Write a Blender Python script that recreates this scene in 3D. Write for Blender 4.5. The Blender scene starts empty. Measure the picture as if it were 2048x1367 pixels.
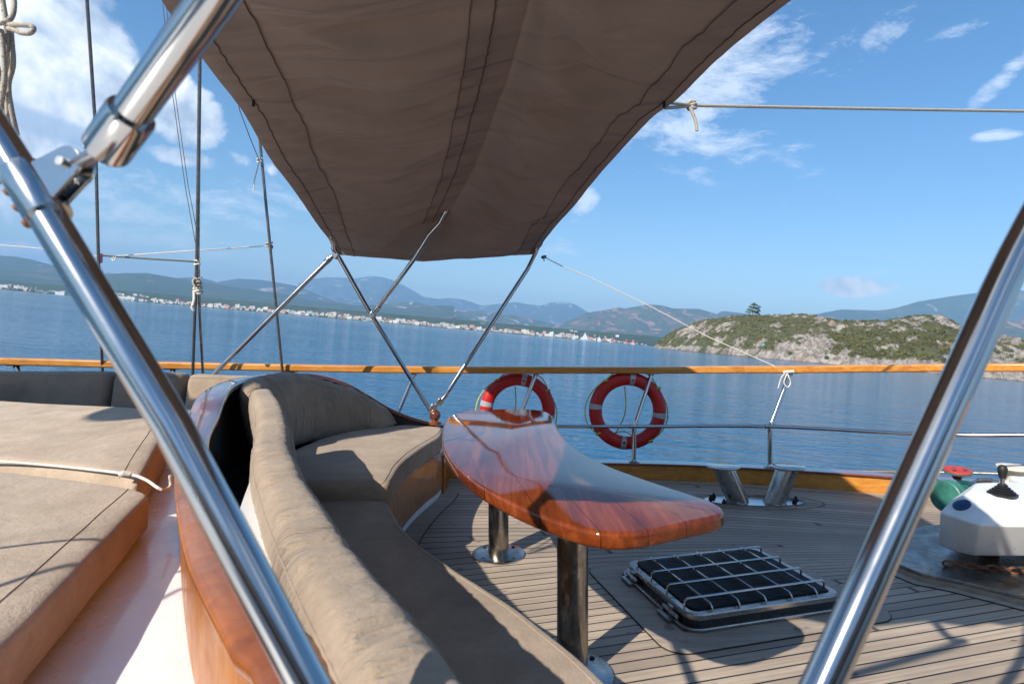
import bpy, math, random
import numpy as np
from mathutils import Vector, Matrix, noise
random.seed(7); np.random.seed(7)
S = bpy.context.scene; COL = S.collection
R = math.radians; PI = math.pi
F = 1138.0; YH = 666.0; CH = 1.25          # focal length in px of the 2048 wide picture, horizon row, eye height over deck
TH = R(4.93)                                # heel of the boat
SEA = -2.0; HAZE=.95e-4; SUN_EL=38; SKYS=.100; SUNE=5.0; EXPO=0.72; SAT=1.25; CLOUD=9.0
HEEL = Matrix.Translation((0,0,CH)) @ Matrix.Rotation(-TH,4,'Y') @ Matrix.Translation((0,0,-CH))
def P(px,py,Z): return Vector(((px-1024)/F*Z, Z, CH+(YH-py)/F*Z))     # boat frame
def G(px,py,h=0.0):                                                    # point on the plane z=h of the boat
    Z=(CH-h)*F/(py-YH); return P(px,py,Z)
def uv(px,py):
    dx=px-1024; dy=YH-py
    return (dx*math.cos(TH)-dy*math.sin(TH), dx*math.sin(TH)+dy*math.cos(TH))
def W(px,py,D):
    u,v=uv(px,py); return Vector((u/F*D, D, CH+v/F*D))
# ------------------------------------------------------------------ materials
def NT(name):
    m=bpy.data.materials.new(name); m.use_nodes=True; nt=m.node_tree
    b=nt.nodes['Principled BSDF']; return m,nt,b
class N:
    def __init__(s,nt): s.nt=nt
    def __call__(s,t,**k):
        n=s.nt.nodes.new(t)
        for a,v in k.items():
            if a.startswith('_'): setattr(n,a[1:],v)
            else:
                key=a.replace('__',' ')
                n.inputs[int(key[1:]) if key[0]=='i' and key[1:].isdigit() else key].default_value=v
        return n
    def L(s,a,b): s.nt.links.new(a,b)
def coords(n,kind='Object',scale=(1,1,1),rot=(0,0,0)):
    tc=n('ShaderNodeTexCoord'); mp=n('ShaderNodeMapping')
    mp.inputs['Scale'].default_value=scale; mp.inputs['Rotation'].default_value=rot
    n.L(tc.outputs[kind],mp.inputs['Vector']); return mp.outputs['Vector']
def nz(n,vec,scale,detail=4,rough=.55,dist=0):
    t=n('ShaderNodeTexNoise'); t.inputs['Scale'].default_value=scale; t.inputs['Detail'].default_value=detail
    t.inputs['Roughness'].default_value=rough; t.inputs['Distortion'].default_value=dist
    n.L(vec,t.inputs['Vector']); return t.outputs['Fac']
def ramp(n,fac,stops):
    r=n('ShaderNodeValToRGB'); e=r.color_ramp.elements
    while len(e)<len(stops): e.new(.5)
    for i,(p,c) in enumerate(stops):
        e[i].position=p; e[i].color=(c[0],c[1],c[2],1) if not isinstance(c,(int,float)) else (c,c,c,1)
    n.L(fac,r.inputs[0]); return r.outputs[0]
def mix(n,fac,a,b,mode='MIX'):
    m=n('ShaderNodeMix',_data_type='RGBA',_blend_type=mode)
    for i,x in ((0,fac),(6,a),(7,b)):
        if isinstance(x,(int,float)): m.inputs[i].default_value=x
        elif isinstance(x,tuple): m.inputs[i].default_value=(x[0],x[1],x[2],1)
        else: n.L(x,m.inputs[i])
    return m.outputs[2]
def mth(n,op,a,b=None,c=None,clamp=False):
    m=n('ShaderNodeMath',_operation=op); m.use_clamp=clamp
    for i,x in enumerate((a,b,c)):
        if x is None: continue
        if isinstance(x,(int,float)): m.inputs[i].default_value=x
        else: n.L(x,m.inputs[i])
    return m.outputs[0]
def bump(n,b,h,strength,dist=.01,prev=None):
    u=n('ShaderNodeBump'); u.inputs['Strength'].default_value=strength; u.inputs['Distance'].default_value=dist
    n.L(h,u.inputs['Height'])
    if prev is not None: n.L(prev,u.inputs['Normal'])
    if b is not None: n.L(u.outputs[0],b.inputs['Normal'])
    return u.outputs[0]
def simple(name,col,rough=.5,metal=0,var=.15,scale=8,bmp=0,coat=0,bs=60):
    m,nt,b=NT(name); n=N(nt); v=coords(n)
    f=nz(n,v,scale,5)
    c=ramp(n,f,[(.3,tuple(x*(1-var) for x in col)),(.7,tuple(min(1,x*(1+var)) for x in col))])
    n.L(c,b.inputs['Base Color']); b.inputs['Metallic'].default_value=metal
    n.L(ramp(n,nz(n,v,scale*2.3,4),[(.3,max(.02,rough*.75)),(.75,min(1,rough*1.3))]),b.inputs['Roughness'])
    b.inputs['Coat Weight'].default_value=coat; b.inputs['Coat Roughness'].default_value=.06
    if bmp: bump(n,b,nz(n,v,bs,4),bmp,.004)
    return m
def wood(name,c1,c2,c3,scale=(1,14,14),rot=(0,0,0),rough=.25,coat=.6,ns=2.2,bmp=.12,knots=True,joint=0,ior=1.5):
    m,nt,b=NT(name); n=N(nt); v=coords(n,'Object',scale,rot)
    g=nz(n,v,ns,8,.62,.6); g2=nz(n,v,ns*7,4,.6)
    c=ramp(n,g,[(.28,c1),(.5,c2),(.72,c3)])
    c=mix(n,mth(n,'MULTIPLY',ramp(n,g2,[(.35,0.0),(.7,1.0)]),.35),c,tuple(x*.55 for x in c1))
    if knots:
        v2=coords(n); c=mix(n,ramp(n,nz(n,v2,1.7,3),[(.35,.0),(.75,.45)]),c,c3)
    if joint:
        vj=coords(n,'Object',(1,1,1),rot); sj=n('ShaderNodeSeparateXYZ'); n.L(vj,sj.inputs[0]); qj=mth(n,'DIVIDE',mth(n,'ADD',sj.outputs[0],5.03),joint)
        wj=n('ShaderNodeTexWhiteNoise',_noise_dimensions='1D'); n.L(mth(n,'FLOOR',qj),wj.inputs['W']); c=mix(n,mth(n,'MULTIPLY',wj.outputs[0],.45),c,c1)
        ej=mth(n,'ABSOLUTE',mth(n,'SUBTRACT',mth(n,'FRACT',qj),.5)); c=mix(n,ramp(n,ej,[(.485,0.0),(.495,.85)]),c,tuple(x*.4 for x in c1))
        b.inputs['IOR'].default_value=ior
    n.L(c,b.inputs['Base Color'])
    n.L(ramp(n,nz(n,coords(n),9,5),[(.3,rough*.6),(.75,rough*1.5)]),b.inputs['Roughness'])
    b.inputs['Coat Weight'].default_value=coat; b.inputs['Coat Roughness'].default_value=.05
    bump(n,b,g2,bmp,.003)
    return m
M={}
M['steel']=simple('polished_steel',(.50,.495,.48),.12,1,.06,5)
M['steel_dull']=simple('brushed_steel',(.42,.41,.39),.27,1,.22,9)
def stained():
    m,nt,b=NT('stained_steel'); n=N(nt); v=coords(n,'Object',(1,1,.45))
    f=nz(n,v,14,7,.7,.8)
    c=ramp(n,f,[(.35,(.50,.47,.43)),(.52,(.30,.25,.20)),(.64,(.52,.49,.45)),(.74,(.42,.25,.10))])
    n.L(c,b.inputs['Base Color']); b.inputs['Metallic'].default_value=1
    n.L(ramp(n,nz(n,v,30,4),[(.3,.14),(.7,.36)]),b.inputs['Roughness'])
    bump(n,b,nz(n,coords(n,'Object',(1,1,.2)),40,3),.12,.002); return m
M['steel_stain']=stained()
M['rail_wood']=wood('varnished_rail_wood',(.36,.115,.018),(.56,.215,.033),(.70,.33,.065),scale=(1.2,16,16),rough=.3,coat=.35)
M['coaming_wood']=wood('varnished_mahogany',(.15,.038,.003),(.32,.095,.005),(.43,.15,.010),scale=(3,3,.8),rough=.35,coat=.05,ns=3)
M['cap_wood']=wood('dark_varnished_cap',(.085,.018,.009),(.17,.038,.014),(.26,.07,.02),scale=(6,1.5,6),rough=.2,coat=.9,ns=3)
M['panel_wood']=wood('faded_plywood_panel',(.17,.062,.022),(.27,.11,.038),(.36,.17,.065),scale=(1.2,1.2,9),rough=.38,coat=.3,ns=3)
M['table_wood']=wood('lacquered_table_wood',(.05,.009,.003),(.16,.030,.008),(.31,.075,.018),scale=(20,.8,13),rot=(0,0,R(-9)),rough=.05,coat=.1,ns=1.6,bmp=.03,joint=.125,ior=1.40)
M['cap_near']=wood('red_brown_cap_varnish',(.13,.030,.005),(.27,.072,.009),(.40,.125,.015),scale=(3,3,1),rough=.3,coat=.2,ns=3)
M['ball_wood']=wood('lacquered_ball_wood',(.05,.012,.006),(.11,.024,.01),(.18,.05,.015),scale=(8,8,30),rough=.15,coat=1,ns=2)
def fabric(name,c1,c2,weave=420,b1=.5,pile=.5,rib=None):
    # rib = (frequency along, bump strength, distance): gathered wrinkles running across the cushion
    m,nt,b=NT(name); n=N(nt); v=coords(n)
    f=nz(n,v,5,6,.62,.3); f2=nz(n,v,60,5,.7)
    c=ramp(n,f,[(.3,c1),(.7,c2)])
    c=mix(n,mth(n,'MULTIPLY',ramp(n,f2,[(.35,0.0),(.65,1.0)]),pile*.5),c,tuple(x*.72 for x in c1))
    st=ramp(n,nz(n,v,2.6,6,.65,.8),[(.52,0.0),(.70,.45)])
    c=mix(n,st,c,tuple(x*.6 for x in c1))
    n.L(c,b.inputs['Base Color']); b.inputs['Roughness'].default_value=.95
    b.inputs['Sheen Weight'].default_value=.15; b.inputs['Sheen Roughness'].default_value=.5
    b.inputs['Specular IOR Level'].default_value=.15
    p=bump(n,None,nz(n,v,weave,3,.8),b1,.004)
    p=bump(n,None,f2,.55,.007,p)
    p=bump(n,b,nz(n,coords(n,'Object',(1,1,1)),14,5,.6,.5),.35,.016,p)
    if rib:
        tc=n('ShaderNodeTexCoord'); sp=n('ShaderNodeSeparateXYZ'); n.L(tc.outputs['UV'],sp.inputs[0])
        sk=mth(n,'MULTIPLY_ADD',mth(n,'SINE',mth(n,'MULTIPLY',sp.outputs[1],3.14)),.10,sp.outputs[0])
        cv=n('ShaderNodeCombineXYZ'); n.L(mth(n,'MULTIPLY',sk,rib[0]),cv.inputs[0]); n.L(mth(n,'MULTIPLY',sp.outputs[1],2.2),cv.inputs[1])
        w=nz(n,cv.outputs[0],1.0,3,.5,.9); w=mth(n,'ABSOLUTE',mth(n,'SUBTRACT',w,.5))
        mk=ramp(n,nz(n,v,3.2,3),[(.40,.25),(.60,1.0)])
        q=[x for x in nt.nodes if x.type=='BUMP'][-1].outputs[0]
        bump(n,b,mth(n,'MULTIPLY',w,mk),rib[1],rib[2],q)
    return m
M['cushion']=fabric('tan_terry_fabric',(.30,.225,.158),(.42,.325,.24))
M['cushion_rib']=fabric('gathered_terry_fabric',(.30,.225,.158),(.42,.325,.24),rib=(30,1.0,.055))
M['cushion_shaded']=fabric('shaded_terry_fabric',(.20,.155,.12),(.27,.215,.165))  # darker copy of the tan terry: shade on the bench put into the colour
M['mattress']=fabric('sand_terry_fabric',(.41,.31,.22),(.55,.43,.32))
def canvas():
    m,nt,b=NT('brown_canvas'); n=N(nt); v=coords(n)
    c=ramp(n,nz(n,v,2.5,5),[(.3,(.27,.215,.180)),(.7,(.33,.265,.225))])
    n.L(c,b.inputs['Base Color']); b.inputs['Roughness'].default_value=.9
    b.inputs['Specular IOR Level'].default_value=.2
    bump(n,b,nz(n,coords(n,'Object',(.5,5,2),(0,0,R(-6))),1.7,2,.4,.5),.8,.05)
    tr=n('ShaderNodeBsdfTranslucent'); tr.inputs['Color'].default_value=(.20,.13,.095,1)
    ms=n('ShaderNodeMixShader'); ms.inputs[0].default_value=.045
    out=[x for x in nt.nodes if x.type=='OUTPUT_MATERIAL'][0]
    n.L(b.outputs[0],ms.inputs[1]); n.L(tr.outputs[0],ms.inputs[2]); n.L(ms.outputs[0],out.inputs[0])
    return m
M['canvas']=canvas()
M['thread']=simple('brown_stitching',(.055,.042,.036),.8)
M['stitch']=simple('dark_seam_cord',(.018,.014,.013),.8)
M['white']=simple('white_gelcoat',(.78,.77,.75),.28,0,.05,3,.05,.3)
def wornwhite():
    m,nt,b=NT('worn_white_cover'); n=N(nt); v=coords(n)
    c=ramp(n,nz(n,v,4,6,.65),[(.3,(.60,.61,.60)),(.6,(.76,.76,.74))])
    c=mix(n,ramp(n,nz(n,v,26,5,.7),[(.66,0.0),(.72,.6)]),c,(.22,.19,.15))
    c=mix(n,ramp(n,nz(n,coords(n,'Object',(9,9,1.2)),3,5,.6),[(.60,0.0),(.75,.35)]),c,(.36,.24,.13))
    n.L(c,b.inputs['Base Color']); b.inputs['Roughness'].default_value=.45; bump(n,b,nz(n,v,9,4),.25,.006); return m
M['white_worn']=wornwhite()
M['black']=simple('black_rubber',(.012,.012,.013),.5)
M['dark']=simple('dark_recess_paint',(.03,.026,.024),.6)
def red():
    m,nt,b=NT('red_buoy_plastic'); n=N(nt); v=coords(n)
    c=ramp(n,nz(n,v,4,5),[(.3,(.42,.008,.008)),(.7,(.56,.016,.012))]); n.L(c,b.inputs['Base Color'])
    b.inputs['Roughness'].default_value=.42; bump(n,b,nz(n,v,30,3),.08,.003); return m
M['red']=red()
M['tape']=simple('silver_reflective_tape',(.40,.41,.43),.35,.2,.15,30)
M['yrope']=simple('yellow_green_line',(.45,.48,.04),.7,0,.3,60)
def rope(name,c,scale=1):
    m,nt,b=NT(name); n=N(nt); v=coords(n,'UV')
    w=n('ShaderNodeTexWave'); w.inputs['Scale'].default_value=scale*40; w.inputs['Distortion'].default_value=1.0; n.L(v,w.inputs['Vector'])
    f=nz(n,coords(n),220*scale,3)
    c2=ramp(n,f,[(.36,tuple(x*.25 for x in c)),(.44,c),(.8,tuple(min(1,x*1.15) for x in c))]); n.L(c2,b.inputs['Base Color'])
    b.inputs['Roughness'].default_value=.85; bump(n,b,w.outputs['Fac'],.5,.003); return m
M['rope']=rope('braided_cream_rope',(.40,.36,.29))
M['cord']=simple('white_cord',(.62,.58,.50),.8,0,.15,50)
M['cord_dark']=simple('grey_cord',(.10,.095,.085),.8,0,.2,50)
M['wire']=simple('tarred_wire',(.15,.145,.135),.42,.6,.25,30)
M['green']=simple('green_machine_paint',(.035,.15,.115),.42,0,.4,12,.15)
M['green_dark']=simple('dark_green_paint',(.01,.065,.07),.4,0,.2,20)
M['wheel_red']=simple('chipped_red_paint',(.45,.045,.035),.5,0,.3,30)
M['rust']=simple('rusty_steel',(.20,.085,.035),.7,.2,.4,30,.2)
M['ivory']=simple('ivory_enamel',(.72,.66,.52),.3,0,.06,10)
M['blue_glass']=simple('blue_plastic_cap',(.012,.045,.12),.25)
M['pink']=simple('pink_plastic',(.6,.12,.2),.4)
def mesh_net():
    m,nt,b=NT('black_vinyl_cover'); n=N(nt); v=coords(n)
    b.inputs['Base Color'].default_value=(.006,.006,.007,1); b.inputs['Specular IOR Level'].default_value=.2; b.inputs['Roughness'].default_value=.6
    bump(n,b,nz(n,coords(n,'Object',(1,2.4,1)),11,3,.5,1.2),.5,.012); return m
M['vinyl']=mesh_net()
def plate():
    m,nt,b=NT('weathered_steel_plate'); n=N(nt); v=coords(n,'Object',(1,1,1),(0,0,.3))
    f=nz(n,v,5,6,.65,1.2)
    c=ramp(n,f,[(.34,(.36,.37,.37)),(.5,(.20,.20,.19)),(.6,(.38,.34,.28)),(.72,(.20,.12,.06))])
    n.L(c,b.inputs['Base Color']); b.inputs['Metallic'].default_value=.8
    n.L(ramp(n,nz(n,v,9,5),[(.3,.18),(.7,.5)]),b.inputs['Roughness']); return m
M['plate']=plate()
def deckmat():
    m,nt,b=NT('teak_deck'); n=N(nt)
    tc=n('ShaderNodeTexCoord'); sep=n('ShaderNodeSeparateXYZ'); n.L(tc.outputs['UV'],sep.inputs[0])
    a,s=sep.outputs[0],sep.outputs[1]
    W0=.062
    q=mth(n,'DIVIDE',s,W0); fr=mth(n,'FRACT',q); fl=mth(n,'FLOOR',q)
    e=mth(n,'ABSOLUTE',mth(n,'SUBTRACT',fr,.5))
    seam=ramp(n,e,[(.433,0.0),(.452,1.0)])
    wn=n('ShaderNodeTexWhiteNoise',_noise_dimensions='1D'); n.L(fl,wn.inputs['W'])
    # butt joints
    off=mth(n,'MULTIPLY_ADD',wn.outputs[0],5.2,a)
    jt=mth(n,'ABSOLUTE',mth(n,'SUBTRACT',mth(n,'FRACT',mth(n,'DIVIDE',off,5.2)),.5))
    joint=ramp(n,jt,[(.4992,0.0),(.4996,1.0)])
    cell=n('ShaderNodeTexWhiteNoise',_noise_dimensions='2D'); cv=n('ShaderNodeCombineXYZ'); n.L(fl,cv.inputs[0]); n.L(mth(n,'FLOOR',mth(n,'DIVIDE',off,5.2)),cv.inputs[1]); n.L(cv.outputs[0],cell.inputs['Vector'])
    g3=n('ShaderNodeCombineXYZ'); n.L(mth(n,'MULTIPLY',a,1.5),g3.inputs[0]); n.L(mth(n,'MULTIPLY',s,45),g3.inputs[1]); n.L(mth(n,'MULTIPLY',fl,3.1),g3.inputs[2])
    gr=nz(n,g3.outputs[0],1.6,7,.65,.3)
    c=ramp(n,gr,[(.3,(.31,.235,.165)),(.52,(.45,.36,.27)),(.75,(.57,.47,.365))])
    c=mix(n,mth(n,'MULTIPLY',cell.outputs[0],.7),c,(.24,.185,.14))
    big=nz(n,coords(n),1.3,6,.6,.4); c=mix(n,ramp(n,big,[(.45,0.0),(.75,.5)]),c,(.16,.13,.105))
    sp=ramp(n,nz(n,coords(n,'Object',(1,2,1)),9,2,.4),[(.70,0.0),(.735,.7)]); c=mix(n,sp,c,(.06,.045,.035))
    k=mth(n,'MAXIMUM',seam,joint)
    c=mix(n,k,c,(.012,.012,.013))
    n.L(c,b.inputs['Base Color']); n.L(ramp(n,gr,[(.3,.5),(.7,.75)]),b.inputs['Roughness'])
    h=mth(n,'SUBTRACT',mth(n,'MULTIPLY',gr,.25),k); bump(n,b,h,.5,.004)
    return m
M['deck']=deckmat()
def marginmat():
    m,nt,b=NT('teak_margin_board'); n=N(nt); v=coords(n,'Object',(1.5,12,4),(0,0,R(-15)))
    gr=nz(n,v,2.5,7,.65,.4)
    c=ramp(n,gr,[(.3,(.26,.205,.155)),(.52,(.35,.285,.22)),(.75,(.44,.36,.285))])
    sp=ramp(n,nz(n,coords(n),7,2,.4),[(.66,0.0),(.70,.6)]); c=mix(n,sp,c,(.07,.055,.042))
    n.L(c,b.inputs['Base Color']); b.inputs['Roughness'].default_value=.62; bump(n,b,gr,.2,.003); return m
M['margin']=marginmat()
M['caulk']=simple('black_caulking',(.012,.012,.013),.6)
def water():
    m,nt,b=NT('sea_water'); n=N(nt)
    b.inputs['Base Color'].default_value=(.006,.095,.205,1); b.inputs['Roughness'].default_value=.08; b.inputs['IOR'].default_value=1.33
    v=coords(n,'Object',(1,1,1),(0,0,.25)); vs=coords(n,'Object',(.45,1.0,1),(0,0,.12))
    w1=nz(n,vs,.9,3,.5,.8); w2=nz(n,vs,3.1,3,.55,.5); w3=nz(n,vs,.12,3,.5,.3)
    cal=ramp(n,nz(n,coords(n,'Object',(.35,1,1),(0,0,.05)),.006,5,.6,.8),[(.38,.45),(.62,1.0)])
    w4=nz(n,vs,9.0,2,.5,.2)
    h=mth(n,'ADD',mth(n,'MULTIPLY',w1,.62),mth(n,'MULTIPLY',w2,.26)); h=mth(n,'ADD',h,mth(n,'MULTIPLY',w4,.010)); h=mth(n,'ADD',mth(n,'MULTIPLY',h,cal),mth(n,'MULTIPLY',w3,.7))
    bump(n,b,h,1.0,.62); return m
M['water']=water()
def terrain(name,greens,soil,rock,scale,rockamt=.62,slope=True,bmp=6.0):
    m,nt,b=NT(name); n=N(nt); v=coords(n)
    g=nz(n,v,scale*6,6,.65); s=nz(n,v,scale,6,.6,.5); r=nz(n,v,scale*2.2,7,.68,.8)
    c=ramp(n,g,[(.35,greens[0]),(.65,greens[1])])
    c=mix(n,ramp(n,s,[(.55,0.0),(.68,.8)]),c,soil)
    rf=ramp(n,r,[(rockamt-.03,0.0),(rockamt+.03,1.0)])
    c=mix(n,rf,c,rock); n.L(c,b.inputs['Base Color']); b.inputs['Roughness'].default_value=.95
    b.inputs['Specular IOR Level'].default_value=.1
    bump(n,b,g,.6,bmp); return m
M['hill_green']=terrain('wooded_hill',((.022,.045,.018),(.055,.085,.032)),(.17,.115,.065),(.34,.29,.25),.0018,.66,bmp=14)
M['hill_far']=terrain('far_mountain',((.020,.036,.024),(.045,.065,.038)),(.10,.095,.07),(.36,.32,.29),.0012,.60,bmp=20)
M['hill_rocky']=terrain('rocky_foothill',((.025,.048,.02),(.06,.085,.036)),(.18,.13,.09),(.40,.36,.33),.0026,.575,bmp=14)
M['hill_brown']=terrain('brown_burnt_hill',((.035,.055,.022),(.075,.085,.035)),(.26,.12,.085),(.30,.17,.13),.0024,.57,bmp=14)
def islandmat():
    m,nt,b=NT('island_rock_and_scrub'); n=N(nt); v=coords(n)
    r=nz(n,v,.35,8,.7,.6); vs=coords(n,'Object',(1,1,.35))
    c=ramp(n,nz(n,vs,.16,8,.72,1.0),[(.30,(.07,.06,.052)),(.44,(.17,.145,.12)),(.54,(.33,.29,.25)),(.72,(.48,.43,.385))])
    c=mix(n,ramp(n,nz(n,v,.05,4),[(.55,0.0),(.72,.6)]),c,(.26,.17,.11))
    gf=n('ShaderNodeAttribute',_attribute_name='veg'); 
    gg=ramp(n,r,[(.35,(.045,.05,.018)),(.6,(.10,.10,.035)),(.75,(.13,.115,.05))])
    c=mix(n,gf.outputs['Fac'],c,gg)
    geo=n('ShaderNodeNewGeometry'); sx=n('ShaderNodeSeparateXYZ'); n.L(geo.outputs['Position'],sx.inputs[0])
    wl=ramp(n,mth(n,'DIVIDE',mth(n,'SUBTRACT',sx.outputs[2],SEA),3.0),[(.12,1.0),(.22,0.0)])
    c=mix(n,mth(n,'MULTIPLY',wl,.8),c,(.055,.045,.035))
    n.L(c,b.inputs['Base Color']); b.inputs['Roughness'].default_value=.95
    p=bump(n,None,nz(n,vs,.5,8,.7,.5),1.0,1.6); bump(n,b,nz(n,v,2.5,5,.7),.8,.3,p)
    return m
M['island']=islandmat()
def leafmat(name,a,bb,c3):
    m,nt,b=NT(name); n=N(nt)
    v=coords(n); c=ramp(n,nz(n,v,.33,5,.75),[(.38,a),(.5,bb),(.62,c3)]); n.L(c,b.inputs['Base Color']); b.inputs['Roughness'].default_value=.8
    b.inputs['Specular IOR Level'].default_value=.15
    return m
M['scrub']=leafmat('scrub_leaves',(.022,.028,.006),(.095,.096,.020),(.22,.18,.05))
M['bush']=leafmat('bush_leaves',(.03,.055,.014),(.07,.11,.025),(.11,.15,.04))
M['pine']=leafmat('pine_needles',(.02,.045,.014),(.04,.075,.02),(.065,.105,.03))
M['bark']=simple('grey_bark',(.10,.07,.05),.9)
M['tarp']=simple('turquoise_tarp',(.05,.42,.55),.5)
def townwall(name,c):
    m,nt,b=NT(name); n=N(nt); v=coords(n)
    br=n('ShaderNodeTexBrick'); br.inputs['Scale'].default_value=.30; br.offset=0
    br.inputs['Color1'].default_value=(*[x*.35 for x in c],1); br.inputs['Color2'].default_value=(*[x*.5 for x in c],1); br.inputs['Mortar'].default_value=(*c,1)
    br.inputs['Mortar Size'].default_value=.14; br.inputs['Mortar Smooth'].default_value=0; br.inputs['Brick Width'].default_value=.9; br.inputs['Row Height'].default_value=.9
    mp=n('ShaderNodeCombineXYZ'); sp=n('ShaderNodeSeparateXYZ'); n.L(v,sp.inputs[0]); n.L(mth(n,'ADD',sp.outputs[0],sp.outputs[1]),mp.inputs[0]); n.L(sp.outputs[2],mp.inputs[1])
    n.L(mp.outputs[0],br.inputs['Vector']); n.L(br.outputs[0],b.inputs['Base Color']); b.inputs['Roughness'].default_value=.8; return m
M['tw0']=townwall('white_town_wall',(.80,.78,.74)); M['tw1']=townwall('cream_town_wall',(.68,.60,.48)); M['tw2']=townwall('pink_town_wall',(.60,.42,.36))
M['troof']=simple('terracotta_roof',(.36,.14,.07),.8); M['tflat']=simple('pale_flat_roof',(.62,.60,.57),.8)
M['sail']=simple('white_sailcloth',(.8,.8,.8),.7); M['sail_red']=simple('red_sailcloth',(.62,.10,.08),.7)
# ------------------------------------------------------------------ mesh builder
class MB:
    def __init__(s): s.v=[]; s.f=[]; s.uv={}; s.mi=[]; s.cm=0
    def add(s,vs,fs):
        o=len(s.v); s.v+= [tuple(x) for x in vs]; s.f+=[tuple(i+o for i in f) for f in fs]; s.mi+=[s.cm]*len(fs); return s
    def box(s,c,size,ax=None,m=None):
        c=Vector(c); X,Y,Z=ax if ax else (Vector((1,0,0)),Vector((0,1,0)),Vector((0,0,1)))
        v=[c+X*(i*size[0]/2)+Y*(j*size[1]/2)+Z*(k*size[2]/2) for i in (-1,1) for j in (-1,1) for k in (-1,1)]
        return s.add(v,[(0,1,3,2),(4,6,7,5),(0,4,5,1),(2,3,7,6),(0,2,6,4),(1,5,7,3)])
    def tube(s,pts,r,n=12,closed=False,caps=True,up=None):
        pts=[Vector(p) for p in pts]; m=len(pts); rs=r if isinstance(r,(list,tuple)) else [r]*m
        V=[];prev=None
        for i,p in enumerate(pts):
            a=pts[(i-1)%m] if (closed or i>0) else p; b=pts[(i+1)%m] if (closed or i<m-1) else p
            t=(b-a); t=t.normalized() if t.length>1e-9 else Vector((0,0,1))
            if prev is None:
                u=Vector((0,0,1)) if abs(t.z)<.9 else Vector((1,0,0)); x=t.cross(u).normalized()
            else:
                x=(prev-t*prev.dot(t)); x=x.normalized() if x.length>1e-6 else t.orthogonal().normalized()
            prev=x; y=t.cross(x)
            for k in range(n):
                a2=2*PI*k/n; V.append(p+x*(math.cos(a2)*rs[i])+y*(math.sin(a2)*rs[i]))
        Fs=[]
        for i in range(m if closed else m-1):
            j=(i+1)%m
            for k in range(n): Fs.append((i*n+k,i*n+(k+1)%n,j*n+(k+1)%n,j*n+k))
        if caps and not closed: Fs.append(tuple(range(n-1,-1,-1))); Fs.append(tuple((m-1)*n+k for k in range(n)))
        return s.add(V,Fs)
    def sweep(s,pts,prof,up=(0,0,1),closed=False):       # prof: list of (side,up) offsets, side = right of travel
        pts=[Vector(p) for p in pts]; up=Vector(up); m=len(pts); n=len(prof); V=[]
        for i,p in enumerate(pts):
            a=pts[max(0,i-1)]; b=pts[min(m-1,i+1)]; t=(b-a).normalized(); x=t.cross(up).normalized(); y=x.cross(t)
            for (q,w) in prof: V.append(p+x*q+y*w)
        Fs=[(i*n+k,i*n+(k+1)%n,(i+1)*n+(k+1)%n,(i+1)*n+k) for i in range(m-1) for k in range(n)]
        Fs.append(tuple(range(n-1,-1,-1))); Fs.append(tuple((m-1)*n+k for k in range(n)))
        return s.add(V,Fs)
    def lathe(s,base,prof,n=24,axis=(0,0,1)):
        A=Vector(axis).normalized(); X=A.orthogonal().normalized(); Y=A.cross(X); b=Vector(base); V=[]
        for (r,h) in prof:
            for k in range(n): a=2*PI*k/n; V.append(b+A*h+X*(r*math.cos(a))+Y*(r*math.sin(a)))
        m=len(prof); Fs=[(i*n+k,i*n+(k+1)%n,(i+1)*n+(k+1)%n,(i+1)*n+k) for i in range(m-1) for k in range(n)]
        Fs.append(tuple(range(n-1,-1,-1))); Fs.append(tuple((m-1)*n+k for k in range(n)))
        return s.add(V,Fs)
    def prism(s,out,z0,z1):
        n=len(out); V=[(x,y,z0) for x,y in out]+[(x,y,z1) for x,y in out]
        return s.add(V,[tuple(range(n-1,-1,-1)),tuple(range(n,2*n))]+[(i,(i+1)%n,n+(i+1)%n,n+i) for i in range(n)])
    def rprism(s,out,z0,z1,r,k=4):      # rounded-edge prism by inset rings
        c=Vector((sum(p[0] for p in out)/len(out),sum(p[1] for p in out)/len(out))); n=len(out)
        nor=[]
        for i in range(n):
            a=Vector(out[i-1]); b=Vector(out[(i+1)%n]); t=(b-a).normalized(); nor.append(Vector((t.y,-t.x)))
        area=sum(out[i][0]*out[(i+1)%n][1]-out[(i+1)%n][0]*out[i][1] for i in range(n))
        if area<0: nor=[-q for q in nor]
        rings=[]
        for j in range(k+1): a=PI/2*j/k; rings.append((r*(1-math.sin(a)),z0+r*(1-math.cos(a))))
        for j in range(k+1): a=PI/2*j/k; rings.append((r*(1-math.cos(a)),z1-r*(1-math.sin(a))))
        V=[(out[i][0]-nor[i].x*o,out[i][1]-nor[i].y*o,z) for (o,z) in rings for i in range(n)]
        m=len(rings); Fs=[(q*n+i,q*n+(i+1)%n,(q+1)*n+(i+1)%n,(q+1)*n+i) for q in range(m-1) for i in range(n)]
        Fs.append(tuple(range(n-1,-1,-1))); Fs.append(tuple((m-1)*n+i for i in range(n)))
        return s.add(V,Fs)
    def grid(s,g):                       # g[i][j] -> Vector
        a=len(g); b=len(g[0]); return s.add([p for row in g for p in row],[(i*b+j,(i+1)*b+j,(i+1)*b+j+1,i*b+j+1) for i in range(a-1) for j in range(b-1)])
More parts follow.
